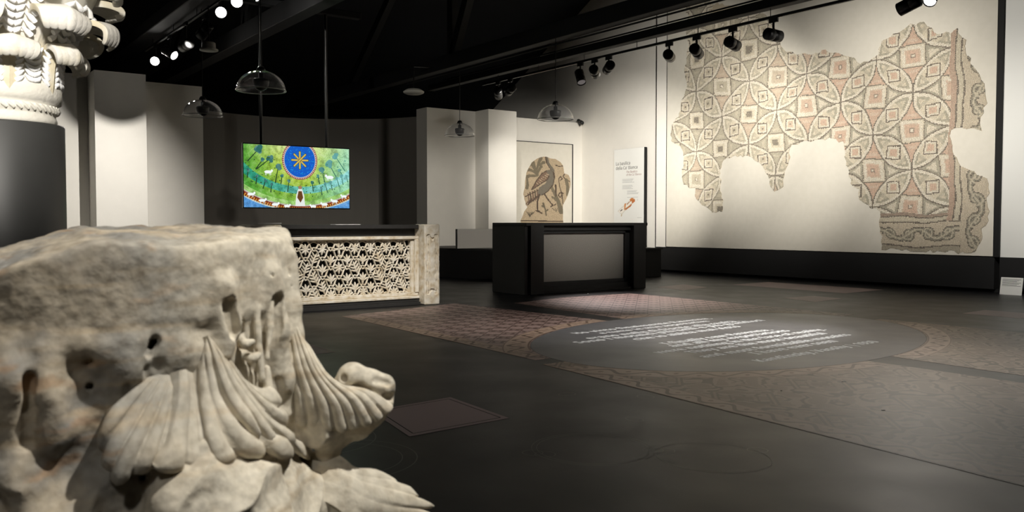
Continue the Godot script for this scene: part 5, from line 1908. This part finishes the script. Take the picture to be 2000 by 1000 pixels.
	sheet.call("standing_leaf", [[556, 620, 1.775, 572, 720, 1.764, 586, 790, 1.766, 588, 818, 1.772, 590, 830, 1.78], [564, 620, 1.775, 586, 720, 1.760, 608, 785, 1.762, 614, 820, 1.770, 616, 832, 1.78],
		[570, 622, 1.778, 597, 715, 1.762, 630, 785, 1.762, 639, 824, 1.772, 642, 838, 1.782], [576, 628, 1.78, 608, 715, 1.764, 652, 785, 1.766, 665, 828, 1.778, 668, 842, 1.788],
		[580, 634, 1.785, 618, 720, 1.768, 672, 785, 1.772, 688, 822, 1.784, 692, 834, 1.794], [583, 642, 1.79, 628, 727, 1.774, 690, 780, 1.780, 711, 816, 1.794, 716, 828, 1.804],
		[586, 650, 1.80, 637, 735, 1.785, 705, 775, 1.792, 732, 808, 1.806, 738, 820, 1.816], [589, 660, 1.81, 645, 742, 1.80, 716, 766, 1.808, 750, 792, 1.822, 760, 804, 1.83]], 0.7, 0.03, true)
	sheet.call("low_leaf", [[610, 905, 1.87, 650, 912, 1.84, 690, 928, 1.84, 735, 938, 1.85, 760, 941, 1.86], [606, 915, 1.86, 648, 925, 1.82, 695, 945, 1.83, 760, 955, 1.845, 808, 962, 1.855], [602, 930, 1.85, 646, 936, 1.81, 700, 962, 1.815, 780, 978, 1.835, 846, 990, 1.855], [600, 950, 1.84, 642, 955, 1.80, 695, 980, 1.805, 760, 996, 1.825, 838, 1006, 1.845], [600, 970, 1.83, 636, 975, 1.79, 680, 1000, 1.795, 720, 1020, 1.81, 790, 1030, 1.835]], 0.6, 0.03, true)
	t = thing("capital_plinth", "dark plinth under the broken capital, below the edge of the photo", "plinth", Vector3(C.axis.x, 0, C.axis.z))
	part("block", box(Vector3(-0.62, 0, -0.62), Vector3(0.62, 0.448, 0.62), 0.005), M.counter, t)

# ---------------------------------------------------------------- the carved capital on its tall drum
class Pale extends Carving:
	var n := FastNoiseLite.new()
	func tint(p: Vector3, _n: Vector3) -> Color:
		return Color(0.80, 0.77, 0.70).lerp(Color(0.66, 0.58, 0.38), smoothstep(0.05, 0.5, n.get_noise_3dv(p * 3.0)) * 0.8)

func carved_capital() -> void:
	var C := Pale.new()
	C.n = noise(1.0, FastNoiseLite.TYPE_SIMPLEX_SMOOTH, 3, 29)
	var foot := Vector3(0.49, 1.637, -5.31)
	var t := thing("carved_capital", "pale carved capital with drilled acanthus leaves on top of the dark cylinder", "capital", foot, atan2(-0.49, 6.43))
	var m := triplanar(mat(Color.WHITE, 0.8), 1.5)
	m.vertex_color_use_as_albedo = true
	m.normal_enabled = true
	m.normal_texture = noise_tex(512, 0.04, [], 72, 5, 5.0)
	m.normal_scale = 0.4
	var bm := m.duplicate()
	bm.vertex_color_use_as_albedo = false
	bm.albedo_color = Color(0.90, 0.885, 0.84)
	var prof := []
	for q in [[0.001, 0.0], [0.272, 0.0], [0.278, 0.014], [0.278, 0.030], [0.271, 0.046], [0.272, 0.056], [0.283, 0.068], [0.288, 0.080], [0.284, 0.094], [0.278, 0.104], [0.300, 0.116], [0.305, 0.15], [0.303, 0.19], [0.290, 0.215], [0.278, 0.25], [0.284, 0.34], [0.300, 0.39], [0.338, 0.44], [0.385, 0.52], [0.44, 0.62], [0.48, 0.70], [0.50, 0.76], [0.001, 0.78]]: prof.append(Vector2(q[0], q[1]))
	part("bell", lathe(prof, 96), bm, t)
	var st := begin()
	for i in 52:
		var g := TAU * i / 52.0
		add_tube(st, [Vector3(cos(g) * 0.283, 0.066, sin(g) * 0.283), Vector3(cos(g + 0.06) * 0.287, 0.080, sin(g + 0.06) * 0.287), Vector3(cos(g + 0.12) * 0.283, 0.094, sin(g + 0.12) * 0.283)], [0.007, 0.009, 0.007], 6)
	part("cord_moulding", done(st), bm, t)
	var P := func(deg: float, y: float, r: float) -> Vector3:
		return Vector3(sin(deg_to_rad(deg)) * r, y, cos(deg_to_rad(deg)) * r)
	# a leaf: a smooth stalk that widens into a hood and rolls over at the top
	var leaf := func(y0: float, y1: float, r0: float, r1: float, r2: float, ss: float, sh: float, drop: float) -> Array:
		var ribs := []
		for e in [1.0, 0.7, 0.35, 0.0, -0.35, -0.7, -1.0]:
			var k := absf(e)
			var w := PackedVector3Array()
			w.append(P.call(e * ss * 1.5, y0, r0 - 0.008 * k))
			w.append(P.call(e * ss * 1.05, lerpf(y0, y1, 0.35), r0 + 0.012 - 0.010 * k))
			w.append(P.call(e * ss * 1.05, lerpf(y0, y1, 0.68), lerpf(r0 + 0.012, r1, 0.45) - 0.012 * k))
			w.append(P.call(e * lerpf(ss, sh, 0.55), lerpf(y0, y1, 0.90), r1 - 0.012 * k))
			w.append(P.call(e * sh, y1 - 0.016 * k, lerpf(r1, r2, 0.55) - 0.014 * k))
			w.append(P.call(e * sh, y1 - drop * 0.15 - 0.022 * k, r2 - 0.022 * k))
			w.append(P.call(e * sh * 0.9, y1 - drop * 0.62 - 0.012 * k, r2 + 0.012 - 0.030 * k))
			w.append(P.call(e * sh * 0.72, y1 - drop, r2 - 0.004 - 0.030 * k))
			ribs.append(w)
		return ribs
	var low := fluted(leaf.call(0.12, 0.388, 0.300, 0.335, 0.425, 5.5, 14.5, 0.085), 0.06, 0.030, Vector3(0, 0, 1), C, Vector3.ZERO, 0.035)
	var high := fluted(leaf.call(0.25, 0.545, 0.292, 0.410, 0.560, 10.0, 13.0, 0.105), 0.07, 0.032, Vector3(0, 0, 1), C, Vector3.ZERO, 0.035)
	var back := fluted(leaf.call(0.44, 0.70, 0.35, 0.46, 0.62, 8.0, 9.0, 0.05), 0.1, 0.04, Vector3(0, 0, 1), C, Vector3.ZERO, 0.035)
	# pointed teeth with drilled gaps between them, beside every stalk
	var teeth := begin()
	for s in [-1.0, 1.0]:
		for k in 6:
			var y: float = 0.205 + k * 0.029
			var r: float = 0.298 + maxf(0.0, k - 3.0) * 0.008
			add_tube(teeth, [P.call(s * 5.5, y - 0.006, r), P.call(s * 9.5, y + 0.006, r + 0.006), P.call(s * 13.0, y + 0.020, r + 0.004)], [0.0135, 0.0125, 0.004], 7)
			add_tube(teeth, [P.call(s * 22.5, y + 0.004, r), P.call(s * 18.0, y + 0.010, r + 0.006), P.call(s * 14.2, y + 0.030, r + 0.002)], [0.0135, 0.0125, 0.004], 7)
	var low_teeth := done(teeth)
	teeth = begin()
	for s in [-1.0, 1.0]:
		for k in 6:
			var y: float = 0.43 + k * 0.032
			var r: float = 0.352 + k * 0.022
			add_tube(teeth, [P.call(s * 8.5, y - 0.006, r), P.call(s * 12.0, y + 0.010, r + 0.006), P.call(s * 15.5, y + 0.030, r + 0.004)], [0.016, 0.014, 0.004], 7)
			add_tube(teeth, [P.call(s * 22.0, y + 0.004, r), P.call(s * 19.0, y + 0.012, r + 0.006), P.call(s * 16.0, y + 0.036, r + 0.002)], [0.015, 0.013, 0.004], 7)
	var high_teeth := done(teeth)
	for i in 8:
		var g := 9.0 + 45.0 * i
		part("lower_leaf", low, m, t).rotation.y = deg_to_rad(g)
		part("upper_leaf", high, m, t).rotation.y = deg_to_rad(g + 24.0)
		part("corner_stalk", back, m, t).rotation.y = deg_to_rad(g + 4.0)
		part("teeth", low_teeth, m, t).rotation.y = deg_to_rad(g)
		part("teeth", high_teeth, m, t).rotation.y = deg_to_rad(g + 24.0)
	t = thing("display_column", "plain dark grey cylinder carrying the pale carved capital, at the left edge", "column", Vector3(foot.x, 0, foot.z))
	var dm := triplanar(mat(Color(0.25, 0.25, 0.245), 0.5), 0.7)
	dm.albedo_texture = noise_tex(256, 0.02, [Color(0.88, 0.88, 0.88), Color(1, 1, 1)], 75)
	part("drum", lathe([Vector2(0.001, 1.637), Vector2(0.308, 1.637), Vector2(0.314, 1.630), Vector2(0.314, 0.06), Vector2(0.305, 0.05), Vector2(0.305, 0.0), Vector2(0.001, 0.0)], 96), dm, t)
